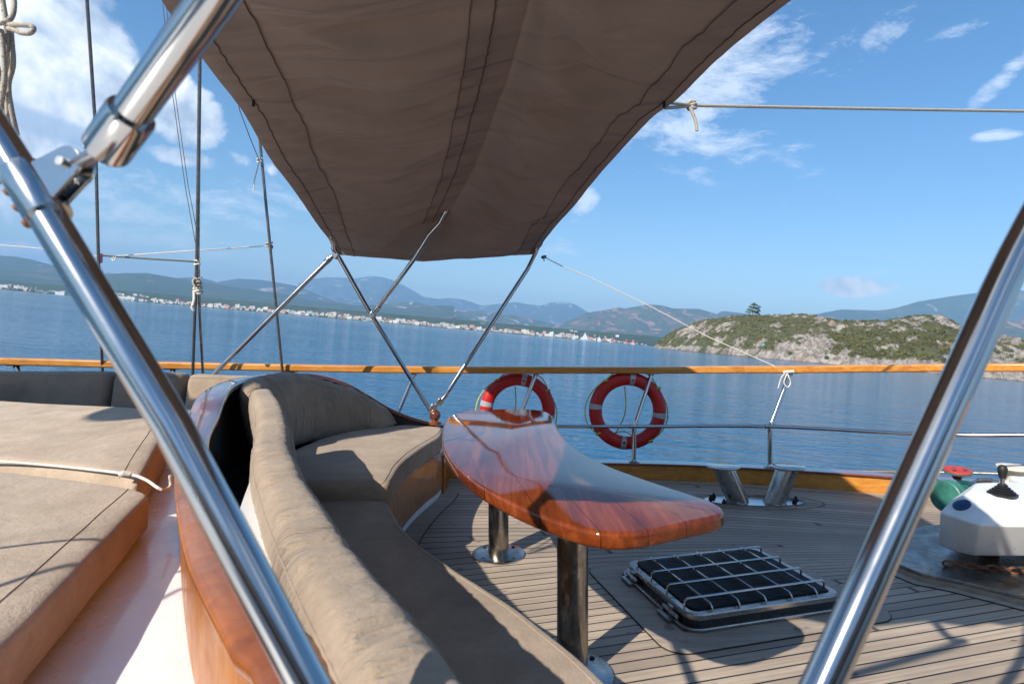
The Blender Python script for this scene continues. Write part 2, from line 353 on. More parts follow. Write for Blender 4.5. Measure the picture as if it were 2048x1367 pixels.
def build(name,mb,mats,parent=None,smooth=True,angle=40,bevel=0,sub=0,solid=0,world=False):
    me=bpy.data.meshes.new(name)
    off=Vector((0,0,0))
    if parent is not None:
        q=parent
        while q.parent is not None: q=q.parent
        off=Vector(q.get('_b',(0,0,0)))
    vs=[(x-off.x,y-off.y,z-off.z) for x,y,z in mb.v]
    me.from_pydata(vs,[],mb.f)
    if not isinstance(mats,(list,tuple)): mats=[mats]
    for mt in mats: me.materials.append(mt)
    if len(mats)>1: me.polygons.foreach_set('material_index',mb.mi)
    me.polygons.foreach_set('use_smooth',[smooth and len(f)<12 for f in mb.f]); me.update()
    if smooth and angle<180:
        try: me.set_sharp_from_angle(angle=R(angle))
        except Exception: pass
    o=bpy.data.objects.new(name,me); COL.objects.link(o)
    if bevel:
        b=o.modifiers.new('bevel','BEVEL'); b.width=bevel; b.segments=3; b.limit_method='ANGLE'; b.angle_limit=R(35); b.harden_normals=False
    if sub:
        b=o.modifiers.new('sub','SUBSURF'); b.levels=sub; b.render_levels=sub
    if solid:
        b=o.modifiers.new('solid','SOLIDIFY'); b.thickness=solid
    if parent is not None: o.parent=parent
    return o
ROOTS=[]
def tag(o,label=None,cat=None,group=None,kind=None):
    if label: o['label']=label
    if cat: o['category']=cat
    if group: o['group']=group
    if kind: o['kind']=kind
    return o
def thing(name,base,label,cat,group=None,world=False):
    o=bpy.data.objects.new(name,None); COL.objects.link(o); o.empty_display_size=.1
    base=Vector(base); o['_b']=tuple(base); o.matrix_basis=(Matrix.Identity(4) if world else HEEL)@Matrix.Translation(base)
    return tag(o,label,cat,group)
def single(name,mb,mats,base,label,cat,group=None,world=False,kind=None,**k):
    base=Vector(base); m2=MB(); m2.v=[(x-base.x,y-base.y,z-base.z) for x,y,z in mb.v]; m2.f=mb.f; m2.mi=mb.mi
    o=build(name,m2,mats,None,**k)
    if hasattr(mb,'uvv'):
        ul=o.data.uv_layers.new(name='UVMap'); idx=[0]*len(o.data.loops); o.data.loops.foreach_get('vertex_index',idx)
        ul.data.foreach_set('uv',[c for i in idx for c in mb.uvv[i]])
    o.matrix_basis=(Matrix.Identity(4) if world else HEEL)@Matrix.Translation(base)
    for pp in getattr(mb,'pipe',[]):
        q=MB(); q.tube([p-base for p in pp],.0024,6); c_=build('piping',q,mats,None); c_.parent=o
    return tag(o,label,cat,group,kind)
def spline(pts,n=8,closed=False):
    p=[Vector(q) for q in pts]; m=len(p); out=[]
    for i in range(m if closed else m-1):
        g=lambda k:(p[k%m] if closed else (p[k] if 0<=k<m else (p[0]*2-p[1] if k<0 else p[-1]*2-p[-2])))
        a,b,c,d=g(i-1),g(i),g(i+1),g(i+2)
        for j in range(n):
            t=j/n; out.append(.5*((2*b)+(c-a)*t+(2*a-5*b+4*c-d)*t*t+(3*b-a-3*c+d)*t**3))
    if not closed: out.append(p[-1])
    return out
def resample(pts,n):
    pts=[Vector(q) for q in pts]; L=[0]
    for a,b in zip(pts,pts[1:]): L.append(L[-1]+(b-a).length)
    out=[];k=0
    for i in range(n):
        t=L[-1]*i/(n-1)
        while k<len(L)-2 and L[k+1]<t: k+=1
        f=(t-L[k])/max(1e-9,L[k+1]-L[k]); out.append(pts[k].lerp(pts[k+1],f))
    return out
def cushion(Cs,Us,Vs,endr=.08,expo=4,ns=40,wr=.006,wfreq=7,seed=0,wstretch=(1,1,1),crease=None):
    """loft of super-ellipse sections: centre, half width vector, half height vector"""
    m=len(Cs); mb=MB(); L=[0]
    for a,b in zip(Cs,Cs[1:]): L.append(L[-1]+(b-a).length)
    T=L[-1]; V=[]
    st=[]
    for i in range(m): st.append((i,L[i]))
    rows=[]
    # extra end rows
    ks=[0,.12,.3,.5,.7,.88,1]
    samples=[endr*(1-math.cos(PI/2*k)) for k in ks]+[x for x in np.linspace(endr,T-endr,m)][1:-1]+[T-endr*(1-math.cos(PI/2*k)) for k in reversed(ks)]
    def at(arr,t):
        k=0
        while k<m-2 and L[k+1]<t: k+=1
        f=(t-L[k])/max(1e-9,L[k+1]-L[k]); return arr[k].lerp(arr[k+1],f)
    for t in samples:
        d=min(t,T-t); e=1-math.sqrt(max(0,1-(1-min(1,d/endr))**2)); e=e*endr
        c=at(Cs,t);U=at(Us,t);Vv=at(Vs,t)
        su=max(.001,(U.length-e)/U.length); sv=max(.001,(Vv.length-e)/Vv.length)
        row=[]
        for k in range(ns):
            a=2*PI*k/ns; ca,sa=math.cos(a),math.sin(a)
            x=math.copysign(abs(ca)**(2/expo),ca); y=math.copysign(abs(sa)**(2/expo),sa)
            p=c+U*(x*su)+Vv*(y*sv)
            q=Vector((p.x*wstretch[0],p.y*wstretch[1],p.z*wstretch[2]+seed))*wfreq
            dn=(U*x+Vv*y).normalized(); p=p+dn*(wr*(noise.noise(q)+.5*noise.noise(q*2.3)))
            if crease:
                am,fq,t0,t1,skew=crease; tt=t/T; ww=max(0,min(1,(tt-t0)/.12))*max(0,min(1,(t1-tt)/.12))
                ph=t*fq+skew*math.sin(a*1.0)+1.5*noise.noise(Vector((t*3,a,seed)))
                w2=1-abs(noise.noise(Vector((ph,a*.35+seed,.5))))*2.6
                p=p+dn*(am*ww*w2*(.35+.65*abs(noise.noise(Vector((t*4,a*.8,seed+4)))*2)))
            row.append(p)
        rows.append(row)
    n=ns; V=[p for r in rows for p in r]; M_=len(rows)
    kp=[int(round(ns*f)) for f in (.125,.375)]
    mb.pipe=[[rows[i][k]+((rows[i][k]-(rows[i][(k+ns//2)%ns]+rows[i][k])*.5).normalized())*.0015 for i in range(3,M_-3)] for k in kp]
    mb.uvv=[(samples[i],abs(k/ns-.5)*2) for i in range(M_) for k in range(ns)]
    Fs=[(i*n+k,i*n+(k+1)%n,(i+1)*n+(k+1)%n,(i+1)*n+k) for i in range(M_-1) for k in range(n)]
    Fs.append(tuple(range(n-1,-1,-1))); Fs.append(tuple((M_-1)*n+k for k in range(n)))
    return mb.add(V,Fs)
# ================================================================== BOAT (built in the boat's own frame, then heeled)
BW=[(-8,4.05),(-6,4.35),(-4.2,4.62),(-2.5,4.80),(-1,4.88),(0,4.90),(.96,4.86),(1.6,4.78),(2.32,4.60),(2.87,4.43),(3.2,4.31),(3.75,4.08),(4.5,3.68),(5.3,3.1),(6.0,2.35),(6.5,1.4),(6.75,.3)]
bw=spline([(x,y,0) for x,y in BW],8)
def bwy(x):
    for a,b in zip(bw,bw[1:]):
        if a.x<=x<=b.x: return a.y+(b.y-a.y)*(x-a.x)/(b.x-a.x)
    return bw[0].y if x<bw[0].x else 0
def seamcoord(x,y):
    t=max(0,min(1,(y-2.75)/(3.75-2.75))); w=t*t*(3-2*t)
    sA=y-.262*x+.10; 
    sB=y-(bwy(max(-7.9,min(x,5.0)))-4.88)*1.0
    return sA*(1-w)+sB*w
mb=MB(); uvs=[]
xs=np.arange(-6,6.7,.08); rows=64
g=[]
for x in xs:
    y1=bwy(x)+.01; g.append([Vector((x,-4+(y1+4)*(j/rows)**.8,0)) for j in range(rows+1)])
mb.grid(g)
deck=build('deck',mb,M['deck'],None,smooth=False)
ul=deck.data.uv_layers.new(name='UVMap')
for l in deck.data.loops:
    c=deck.data.vertices[l.vertex_index].co; ul.data[l.index].uv=(c.x*.966+c.y*.259,seamcoord(c.x,c.y)+10)
deck.matrix_basis=HEEL; tag(deck,'grey weathered teak planked foredeck with black caulked seams','deck',None,'structure')
# hull
cap=[Vector((p.x,p.y,0)) for p in bw]
mb=MB(); g=[]
for p in bw:
    x=p.x; nrm=Vector((0,1,0)); g.append([Vector((x,p.y+.13,.10)),Vector((x*1.0,p.y+.12,-.25)),Vector((x*.98,p.y-.05,-1.2)),Vector((x*.95,p.y-.5,-2.6))])
mb.grid(g); single('hull',mb,M['white'],(0,4.9,0),'white painted hull side below the wooden bulwark','hull',kind='structure',smooth=True)
# bulwark
bul=thing('bulwark',(1,4.9,0),'low varnished wooden bulwark edging the teak deck','bulwark')
mb=MB(); mb.sweep(bw,[(-.012,-.03),(-.012,.125),(-.10,.125),(-.10,-.03)]); 
build('board',mb,M['rail_wood'],bul,smooth=True,bevel=.006)
mb=MB(); mb.sweep(bw,[(.008,.1255),(.008,.142),(-.135,.142),(-.135,.1255)]); build('cap_rail',mb,M['cap_wood'],bul,bevel=.006)
mb=MB(); mb.sweep([p+Vector((0,-.045,0)) for p in bw],[(.03,.001),(.03,.004),(-.03,.004),(-.03,.001)])
build('waterway_board',mb,M['margin'],bul,smooth=False)
# guard rail
RL=[(-900,712,3.6),(-300,712,4.35),(0,714.8,4.68),(250,721,4.86),(512,726.5,4.97),(800,731.5,5.03),(1000,732.5,5.05),(1303,732.6,5.0),(1450,731.5,4.93),(1580,731,4.81),(1750,728.8,4.6),(1900,727,4.38),(2048,726,4.15),(2300,722,3.75),(2700,716,3.2)]
rail=spline([P(*q) for q in RL],8)
gr=thing('guard_rail',(1,4.95,.14),'guard rail of varnished wood top bar on bent steel stanchions along deck edge','guard rail')
mb=MB(); h=.060
mb.sweep([p+Vector((0,0,-h/2)) for p in rail],[(-.055,-h/2),(.055,-h/2),(.055,h/2),(-.055,h/2)])
build('top_rail',mb,M['rail_wood'],gr,bevel=.012)
def railpt(px):
    best=min(rail,key=lambda p:abs((p.x/p.y*F+1024)-px)); return best
STN=[(-330,-295),(38,70),(330,362),(576,540),(820,785),(1070,1032),(1303,1268),(1585,1540),(1905,1868),(2290,2260)]
kinks=[]
for (xt,xb) in STN:
    T=railpt(xt)
    zb=T.y-.10; X=(xb-1024)/F*zb; Zb=min(zb,bwy(X)+.075) if X<5 else zb
    X=(xb-1024)/F*Zb; base=Vector((X,Zb,.142)); kz=CH-(852-YH)/F*Zb if xb<1700 else CH-(868-YH)/F*Zb
    kink=Vector((X,Zb,kz)); top=T+Vector((0,-.0,-h-.004))
    d=(top-kink).normalized()
    pts=[base]+[kink-Vector((0,0,.05)),kink-Vector((0,0,.02)),kink+d*.02+Vector((0,0,0)),kink+d*.05,top]
    st=MB(); st.tube(pts,.0185,14); s=build('stanchion',st,M['steel'],gr,angle=60)
    fl=MB(); fl.lathe(base,[(.048,0),(.048,.006),(.030,.010),(.021,.022)],18); build('base_flange',fl,M['steel_dull'],s)
    br=MB(); br.box(top+Vector((0,0,.001)),(.13,.05,.005)); br.lathe(top-Vector((0,0,.02)),[(.02,0),(.024,.02)],12); build('rail_bracket',br,M['stitch'] if xt<600 else M['steel_dull'],s)
    kinks.append(kink)
mb=MB(); kk=[k+Vector((0,-.005,0)) for k in kinks]; mb.tube(spline(kk,6),.0155,14); build('mid_rail',mb,M['steel'],gr)
for k in kinks: 
    mb=MB(); t=Vector((1,0,0)); mb.tube([k-t*.045,k+t*.045],.0185,14); build('rail_sleeve',mb,M['steel_dull'],gr)
lw=[k.copy() for k in kinks]
pts=[Vector((k.x,k.y+.05,.18)) for k in kinks]
mb=MB(); mb.tube(spline([p for p in pts if p.x>1.9],5),.011,8)
mb2=MB(); mb2.tube(spline([P(1570,932,4.86),P(1640,938.5,4.72),P(1790,943,4.53),P(1900,944,4.36),P(2048,948,4.12),P(2300,955,3.7)],6),.010,8)
single('mooring_line',mb2,M['wire'],P(1640,938,4.7),'dark tarred line stretched just above the bulwark at the right','rope')
# lifebuoys
def lifebuoy(cx,cy,Z,rot,label):
    c=P(cx,cy,Z); t=thing('lifebuoy',c,label,'lifebuoy','lifebuoys hung outside the guard rail')
    Rm,rm=.283,.058
    mb=MB(); A=[]
    n1,n2=64,20; V=[]
    for i in range(n1):
        a=2*PI*i/n1
        for j in range(n2):
            b=2*PI*j/n2; rr=Rm+rm*math.cos(b)*1.0; V.append(c+Vector((rr*math.cos(a),rm*.75*math.sin(b),rr*math.sin(a))))
    mb.add(V,[(i*n2+j,i*n2+(j+1)%n2,((i+1)%n1)*n2+(j+1)%n2,((i+1)%n1)*n2+j) for i in range(n1) for j in range(n2)])
    build('ring',mb,M['red'],t)
    for k in range(4):
        a0=R(rot+90*k); mb=MB(); V=[]; m=7
        for i in range(m):
            a=a0+(i/(m-1)-.5)*.155
            for j in range(n2+1):
                b=2*PI*j/n2; rr=Rm+(rm+.0025)*math.cos(b); V.append(c+Vector((rr*math.cos(a),(rm*.75+.0025)*math.sin(b),rr*math.sin(a))))
        mb.add(V,[(i*(n2+1)+j,i*(n2+1)+j+1,(i+1)*(n2+1)+j+1,(i+1)*(n2+1)+j) for i in range(m-1) for j in range(n2)])
        tp=build('reflective_tape',mb,M['tape'],t)
        if k in (0,2):
            q=a0; pm=c+Vector((math.cos(q)*(Rm-.008),-rm*.75-.006,math.sin(q)*(Rm-.008)))
            mb=MB(); mb.lathe(pm,[(.011,0),(.011,.002)],12,axis=(0,-1,0)); build('stamp_mark',mb,M['wheel_red'] if k==0 else M['stitch'],tp)
    att=[R(rot+45+90*k) for k in range(4)]
    mb=MB(); clM=MB()
    rad=Rm+rm*.8
    for k in range(4):
        a1=att[k]; a2=att[(k+1)%4]+(2*PI if k==3 else 0)
        sag=[.05,-.09,.03,.075][k]
        pts=[]
        for i in range(13):
            f=i/12; a=a1+(a2-a1)*f; rr=rad+sag*math.sin(PI*f)*(1 if k!=1 else 1.9)
            off=.0 if k in (0,3) else .04
            pts.append(c+Vector((rr*math.cos(a),-.02+off+.02*math.sin(2*PI*f),rr*math.sin(a)-.03*math.sin(PI*f))))
        mb.tube(spline(pts,2),.0055,6)
        p=c+Vector((rad*math.cos(a1),-.015,rad*math.sin(a1))); clM=MB(); clM.box(p,(.035,.035,.03)); build('line_clip',clM,M['cap_wood'],t,bevel=.005); mb.tube([p+Vector((-.02,-.02,.0)),p+Vector((.02,-.02,.012))],.009,6)
    # second hanging loop inside
    mb.tube(spline([c+Vector((-.02,.03,.21)),c+Vector((-.015,.0,.08)),c+Vector((-.03,.0,-.05)),c+Vector((-.11,.02,-.22))],5),.0055,6)
    build('grab_line',mb,M['yrope'],t)
    return t
lifebuoy(1255,821,5.02,82,'whole red lifebuoy hanging clear behind the rail, right of the table end')
lifebuoy(1035,820,5.16,78,'red lifebuoy half hidden behind the far end of the red wooden table')
# table
TB=[(884,862),(886.5,848),(893,836),(903,829),(914,825),(935,821),(957,819),(990,817.5),(1022,817),(1058,817.5),(1084,820),(1098,824.5),(1106,832),(1111,843),(1117,857),(1125,870),(1136,882),(1152,894),(1170,906),(1193,918.5),(1215,929),(1236,938),(1262,947),(1290,957),(1320,967),(1350,977),(1380,986),(1410,996),(1430,1003),(1443,1010),(1450,1016),(1452,1022),(1449,1027),(1441,1031),(1425,1034),(1387,1041),(1350,1050),(1322,1056),(1279,1064),(1236,1067),(1205,1065),(1176,1060),(1142,1051),(1090,1033),(1043,1014),(1015,1001),(992,989),(968,976),(949,964),(928,947),(915,935),(906,926),(896,911),(888,897),(884,880)]
HT=.74
out=[G(x,y,HT) for x,y in TB]; out=resample(out+[out[0]],141)[:-1]; o2=[(p.x,p.y) for p in out]
sm=[((o2[i-1][0]+2*o2[i][0]+o2[(i+1)%140][0])/4,(o2[i-1][1]+2*o2[i][1]+o2[(i+1)%140][1])/4) for i in range(140)]
tb=thing('lounge_table',(.07,2.65,0),'long curved red lacquered wooden table on two thick steel legs','table')
mb=MB(); mb.rprism(sm,HT-.047,HT,.013,4); top=build('tabletop',mb,M['table_wood'],tb,angle=50)
cx=sum(p[0] for p in sm)/140; cy=sum(p[1] for p in sm)/140
for (px,py) in ((1145,1347),(997,1108)):
    b=G(px,py); mb=MB(); mb.lathe(b+Vector((0,0,.008)),[(.057,0),(.057,HT-.062)],36); lg=build('leg',mb,M['steel_stain'],tb)
    mb=MB(); mb.lathe(b+Vector((0,0,.001)),[(.149,0),(.149,.007),(.145,.010),(.06,.0105)],40); pl=build('base_plate',mb,M['steel_dull'],lg)
    for k in range(4):
        mb=MB(); a=PI/4+k*PI/2; mb.lathe(b+Vector((.118*math.cos(a),.118*math.sin(a),.0115)),[(.011,0),(.010,.003)],10); build('screw',mb,M['stitch'],lg)
# deck hatch
ax=Vector((.966,.259,0)).normalized(); ay=Vector((-.259,.966,0)).normalized(); az=Vector((0,0,1)); AX=(ax,ay,az)
hc=Vector((1.045,2.765,0)); LX,LY=.79,.60
def rrect(c,a,b,r,z,k=6):
    pts=[]
    for sx,sy,a0 in ((1,1,0),(-1,1,PI/2),(-1,-1,PI),(1,-1,3*PI/2)):
        for i in range(k+1):
            t=a0+PI/2*i/k; pts.append(c+ax*(sx*(a/2-r)+r*math.cos(t))+ay*(sy*(b/2-r)+r*math.sin(t))+Vector((0,0,z)))
    return pts
def ringprism(c,a,b,w,r,z0,z1):
    m=MB(); o=rrect(c,a,b,r,0); i=rrect(c,a-2*w,b-2*w,max(.01,r-w),0); n=len(o)
    V=[p+az*z0 for p in o]+[p+az*z1 for p in o]+[p+az*z1 for p in i]+[p+az*z0 for p in i]
    Fs=[]
    for q in range(4):
        q2=(q+1)%4
        for k in range(n): Fs.append((q*n+k,q*n+(k+1)%n,q2*n+(k+1)%n,q2*n+k))
    return m.add(V,Fs)
hat=thing('deck_hatch',hc,'low steel framed deck hatch with black cover under a steel bar grille','hatch')
mb=ringprism(hc,LX+.34,LY+.28,.145,.10,.001,.006); build('margin_board',mb,M['margin'],hat,smooth=False)
mb=ringprism(hc,LX+.348,LY+.288,.008,.104,.0005,.0042); build('caulk_line',mb,M['caulk'],hat,smooth=False)
mb=ringprism(hc,LX+.05,LY+.05,.04,.08,.0062,.022); build('lower_frame',mb,M['steel_dull'],hat,bevel=.004)
mb=ringprism(hc,LX-.01,LY-.01,.03,.06,.022,.042); build('seal',mb,M['black'],hat)
mb=ringprism(hc,LX,LY,.036,.065,.042,.070); fr=build('upper_frame',mb,M['steel_dull'],hat,bevel=.006)
mb=MB(); out=[(p.x,p.y) for p in rrect(hc,LX-.072,LY-.072,.04,0)]; mb.rprism(out,.04,.076,.006,4); build('cover',mb,M['vinyl'],hat)
zb=.102
for k in range(4):
    y=-.5*LY+.085+k*(LY-.17)/3+.0
    a=hc+ay*y; e=LX/2-.028
    pts=[a-ax*e+az*.068,a-ax*e+az*(zb-.012),a-ax*(e-.012)+az*zb,a+ax*(e-.012)+az*zb,a+ax*e+az*(zb-.012),a+ax*e+az*.068]
    mb=MB(); mb.tube(pts,.0055,8); build('long_bar',mb,M['steel'],hat,angle=70)
for k in range(5):
    x=-.5*LX+.125+k*(LX-.25)/4
    a=hc+ax*x; e=LY/2-.028; z2=zb+.010
    z2=zb-.011
    pts=[a-ay*e+az*.068,a-ay*e+az*(z2-.012),a-ay*(e-.012)+az*z2,a+ay*(e-.012)+az*z2,a+ay*e+az*(z2-.012),a+ay*e+az*.068]
    mb=MB(); mb.tube(pts,.0055,8); build('cross_bar',mb,M['steel'],hat,angle=70)
for y in (-.17,.19):
    p=hc-ax*(LX/2+.014)+ay*y+az*.034
    mb=MB(); mb.tube([p-ay*.055,p+ay*.055],.010,10); mb.box(p+ax*.012,(.03,.035,.05),AX); mb.box(p-ax*.012-az*.018,(.05,.10,.012),AX); build('hinge',mb,M['steel_dull'],hat)
# bitts
bc=G(1508,1003); bt=thing('mooring_bitts',bc,'pair of splayed steel mooring posts with flat caps on oval plate','bollard')
mb=MB(); o=[(bc.x+.36*math.copysign(abs(math.cos(a))**1.0,math.cos(a)),bc.y-.02*math.cos(a)+.13*math.sin(a)) for a in [2*PI*k/48 for k in range(48)]]; mb.prism(o,.001,.012); build('base_plate',mb,M['steel'],bt,smooth=False)
mb=MB(); o=[(bc.x+.50*math.cos(a),bc.y-.03*math.cos(a)+.19*math.sin(a)) for a in [2*PI*k/48 for k in range(48)]]; o2=[(bc.x+.493*math.cos(a),bc.y-.03*math.cos(a)+.183*math.sin(a)) for a in [2*PI*k/48 for k in range(48)]]
V=[(x,y,.003) for x,y in o]+[(x,y,.003) for x,y in o2]; mb.add(V,[(k,(k+1)%48,48+(k+1)%48,48+k) for k in range(48)]); build('caulk_line',mb,M['caulk'],bt,smooth=False)
for (xb,yb,xt,yt) in ((1475,1001,1446,934),(1549,1003,1576,935)):
    b=G(xb,yb,.012); t=P(xt,yt,b.y)
    d=(t-b)
    mb=MB(); mb.tube([b,t],.074,32,caps=True)
    # flatten the ends on level planes
    for i,v in enumerate(mb.v):
        zz=b.z if i<32 else t.z; v=Vector(v); 
        mb.v[i]=tuple(v+d.normalized()*((zz-v.z)/d.normalized().z))
    ps=build('post',mb,M['steel_stain' if False else 'steel_dull'],bt)
    mb=MB(); o=[(t.x+.125*math.cos(a),t.y+.105*math.sin(a)) for a in [2*PI*k/36 for k in range(36)]]; mb.rprism(o,t.z,t.z+.014,.005,2); build('cap',mb,M['steel'],ps)
for dx,dy in ((-.31,.03),(-.27,.08),(-.25,-.075),(.27,-.06),(.31,.0),(.27,.07)):
    mb=MB(); mb.lathe(bc+Vector((dx,dy,.012)),[(.016,0),(.016,.012),(.009,.013),(.009,.03)],6); build('bolt',mb,M['stitch'],bt,smooth=False)
# windlass
wb=thing('windlass',(2.75,3.2,0),'white covered anchor windlass with green drum on a steel plate','windlass')
def Gp(l,h): return [(G(x,y,h).x,G(x,y,h).y) for x,y in l]
pl=Gp([(1782,1110),(1795,1068),(1850,1050),(2100,1040),(2400,1060),(2500,1190),(2120,1205),(2030,1187),(1985,1176),(1905,1157),(1845,1146),(1800,1128)],.045)
mb=MB(); mb.prism(pl,.026,.045); build('deck_plate',mb,M['plate'],wb,smooth=False,bevel=.003)
pc=Vector((sum(p[0] for p in pl)/len(pl),sum(p[1] for p in pl)/len(pl)))
pl2=[(pc.x+(x-pc.x)*1.02,pc.y+(y-pc.y)*1.03) for x,y in pl]; mb=MB(); mb.prism(pl2,.001,.0255); build('plinth',mb,M['margin'],wb,smooth=False)
pl3=[(pc.x+(x-pc.x)*1.11,pc.y+(y-pc.y)*1.15) for x,y in pl]; mb=MB(); mb.prism(pl3,.0008,.0055); build('margin_board',mb,M['margin'],wb,smooth=False)
pl4=[(pc.x+(x-pc.x)*1.118,pc.y+(y-pc.y)*1.162) for x,y in pl]; mb=MB(); mb.prism(pl4,.0006,.0042); build('caulk_line',mb,M['caulk'],wb,smooth=False)
# cover: levels of octagon-like outlines, given as pixel points at a height
def lv(l,h): return [G(x,y,h) for x,y in l]
z0,z1,z2=.13,.325,.44
bot=lv([(1877,1089),(1911,1103),(1948,1111),(2150,1113),(2300,1095),(2290,1052),(2130,1035),(1900,1045)],z0)
mid=lv([(1880,1024),(1914,1035),(1960,1050),(2140,1052),(2270,1035),(2240,1002),(2110,992),(1905,998)],z1)
top=lv([(1943,978),(1975,987),(2010,992),(2110,991),(2190,982),(2170,968),(2090,962),(1952,965)],z2)
mb=MB(); V=bot+mid+top; n=8
mb.add(V,[(q*n+i,q*n+(i+1)%n,(q+1)*n+(i+1)%n,(q+1)*n+i) for q in range(2) for i in range(n)]+[tuple(range(n-1,-1,-1)),tuple(2*n+i for i in range(n))])
cv=build('cover',mb,M['white_worn'],wb,smooth=True,angle=15,bevel=.009)
p=P(1924,1010,(mid[0].y+top[0].y)/2-.03)
nrm=(mid[1]-mid[0]).cross(top[0]-mid[0]).normalized(); nrm=nrm if nrm.y<0 else -nrm
q=G(1924,1010,.385); 
# put the cap on the sloping facet
pln=mid[0]; dirv=(Vector((0,0,CH))-q).normalized(); o0=Vector((0,0,CH)); rd=(q-o0).normalized(); tt=(pln-o0).dot(nrm)/rd.dot(nrm); q=o0+rd*tt
mb=MB(); mb.lathe(q-nrm*.004,[(.040,0),(.040,.010),(.030,.014)],24,axis=nrm); build('blue_cap',mb,M['blue_glass'],cv)
for dx in (.35,.62,.9):
    mb=MB(); b=Vector((bot[0].x+dx,bot[0].y+.1,.046)); mb.lathe(b,[(.045,0),(.045,.03),(.03,.05),(.03,.085)],14); build('mounting_foot',mb,M['rust'],wb)
# anchor chain across the plate
ca=Vector((bot[1].x-.02,bot[1].y+.02,.062)); cb_=Vector((bot[1].x+1.3,bot[1].y-.42,.062))
for k in range(30):
    p=ca.lerp(cb_,k/30); d=(cb_-ca).normalized(); s_=d.cross(Vector((0,0,1))); u_=s_ if k%2 else Vector((0,0,1))
    mb=MB(); mb.tube([p+d*(.026*math.cos(q*PI/5))+u_*(.015*math.sin(q*PI/5)) for q in range(10)],.0065,7,closed=True); build('chain_link',mb,M['rust'],wb)
# green drum, axis pointing to the left and slightly to the camera
dc=G(1925,990,.30); A=Vector((-.93,-.30,.04)).normalized()
mb=MB(); mb.lathe(dc-A*.02,[(.060,0),(.060,.03),(.066,.05),(.074,.07),(.084,.095),(.086,.10),(.092,.103),(.092,.125),(.084,.128),(.084,.131),(.092,.134),(.092,.162),(.086,.168),(.04,.170)],36,axis=A); build('drum',mb,M['green'],wb)
mb=MB(); mb.lathe(dc-A*.10,[(.075,0),(.075,.05),(.085,.052),(.085,.08)],24,axis=A)
mb.box(dc-A*.12+Vector((0,.02,-.09)),(.12,.14,.20)); build('gearbox',mb,M['green_dark'],wb,bevel=.01)
wc=P(1915,942,3.55); wx=P(1926,992,3.5)
mb=MB(); mb.tube([wx,wc-Vector((0,0,.01))],.014,12); st=build('wheel_stem',mb,M['rust'],wb)
mb=MB(); mb.lathe(wc,[(.02,-.05),(.035,-.012),(.066,-.004),(.072,.004),(.070,.012),(.055,.013),(.03,.010),(.012,.016)],32,axis=(-.04,-.12,1)); wh=build('handwheel',mb,M['wheel_red'],st)
mb=MB(); mb.lathe(wc,[(.030,-.020),(.064,-.012),(.0755,-.006),(.0755,.003),(.072,.002)],32,axis=(-.04,-.12,1)); build('wheel_rim',mb,M['green'],wh)
for k in range(3):
    a=PI/2+k*2*PI/3; mb=MB(); mb.lathe(wc+Vector((.038*math.cos(a),.038*math.sin(a),.012)),[(.010,0),(.010,.003)],10); build('wheel_hole',mb,M['green_dark'],wh)
# lever
lb=G(2005,988,z2); mb=MB()
prof=[]
for k in range(5): prof+= [(.060-.010*k,.010*k),(.060-.010*k+.003,.010*k+.005)]
mb.lathe(lb+Vector((0,0,.001)),prof+[(.012,.055)],28); bo=build('rubber_boot',mb,M['black'],wb)
mb=MB(); mb.tube([lb+Vector((0,0,.05)),lb+Vector((0,.0,.085))],.010,10); build('lever_rod',mb,M['steel'],bo)
mb=MB(); mb.lathe(lb+Vector((0,0,.082)),[(.014,0),(.020,.03),(.021,.05),(.015,.062),(.006,.066)],18); build('lever_knob',mb,M['black'],bo)
# capstan
cb=P(2032,972,3.55); mb=MB(); mb.lathe(cb,[(.085,0),(.08,.015),(.05,.03),(.044,.05),(.048,.075),(.058,.095),(.088,.108),(.098,.112),(.098,.124),(.02,.13)],36); build('capstan',mb,M['ivory'],wb)
mb=MB(); mb.tube([cb+Vector((-.105,-.02,-.03)),cb+Vector((-.105,-.02,.118)),cb+Vector((-.09,-.02,.130)),cb+Vector((.05,-.0,.130))],.006,8); build('guard_rod',mb,M['steel'],wb)
mb=MB(); mb.box(P(2066,985,3.3),(.16,.16,.16)); build('motor_housing',mb,M['white_worn'],wb,bevel=.02)
cl=P(1968,967,4.22); mb=MB(); mb.tube(spline([cl+Vector((-.09,0,.012)),cl+Vector((-.04,0,.03)),cl+Vector((.05,-.0,.03)),cl+Vector((.13,-.01,.01))],4),[.006]*4+[.013]*5+[.006]*4,10); mb.box(cl+Vector((0,0,.008)),(.09,.04,.03))
single('deck_cleat',mb,M['steel'],cl,'small steel mooring cleat on the bulwark cap beside the windlass','cleat')
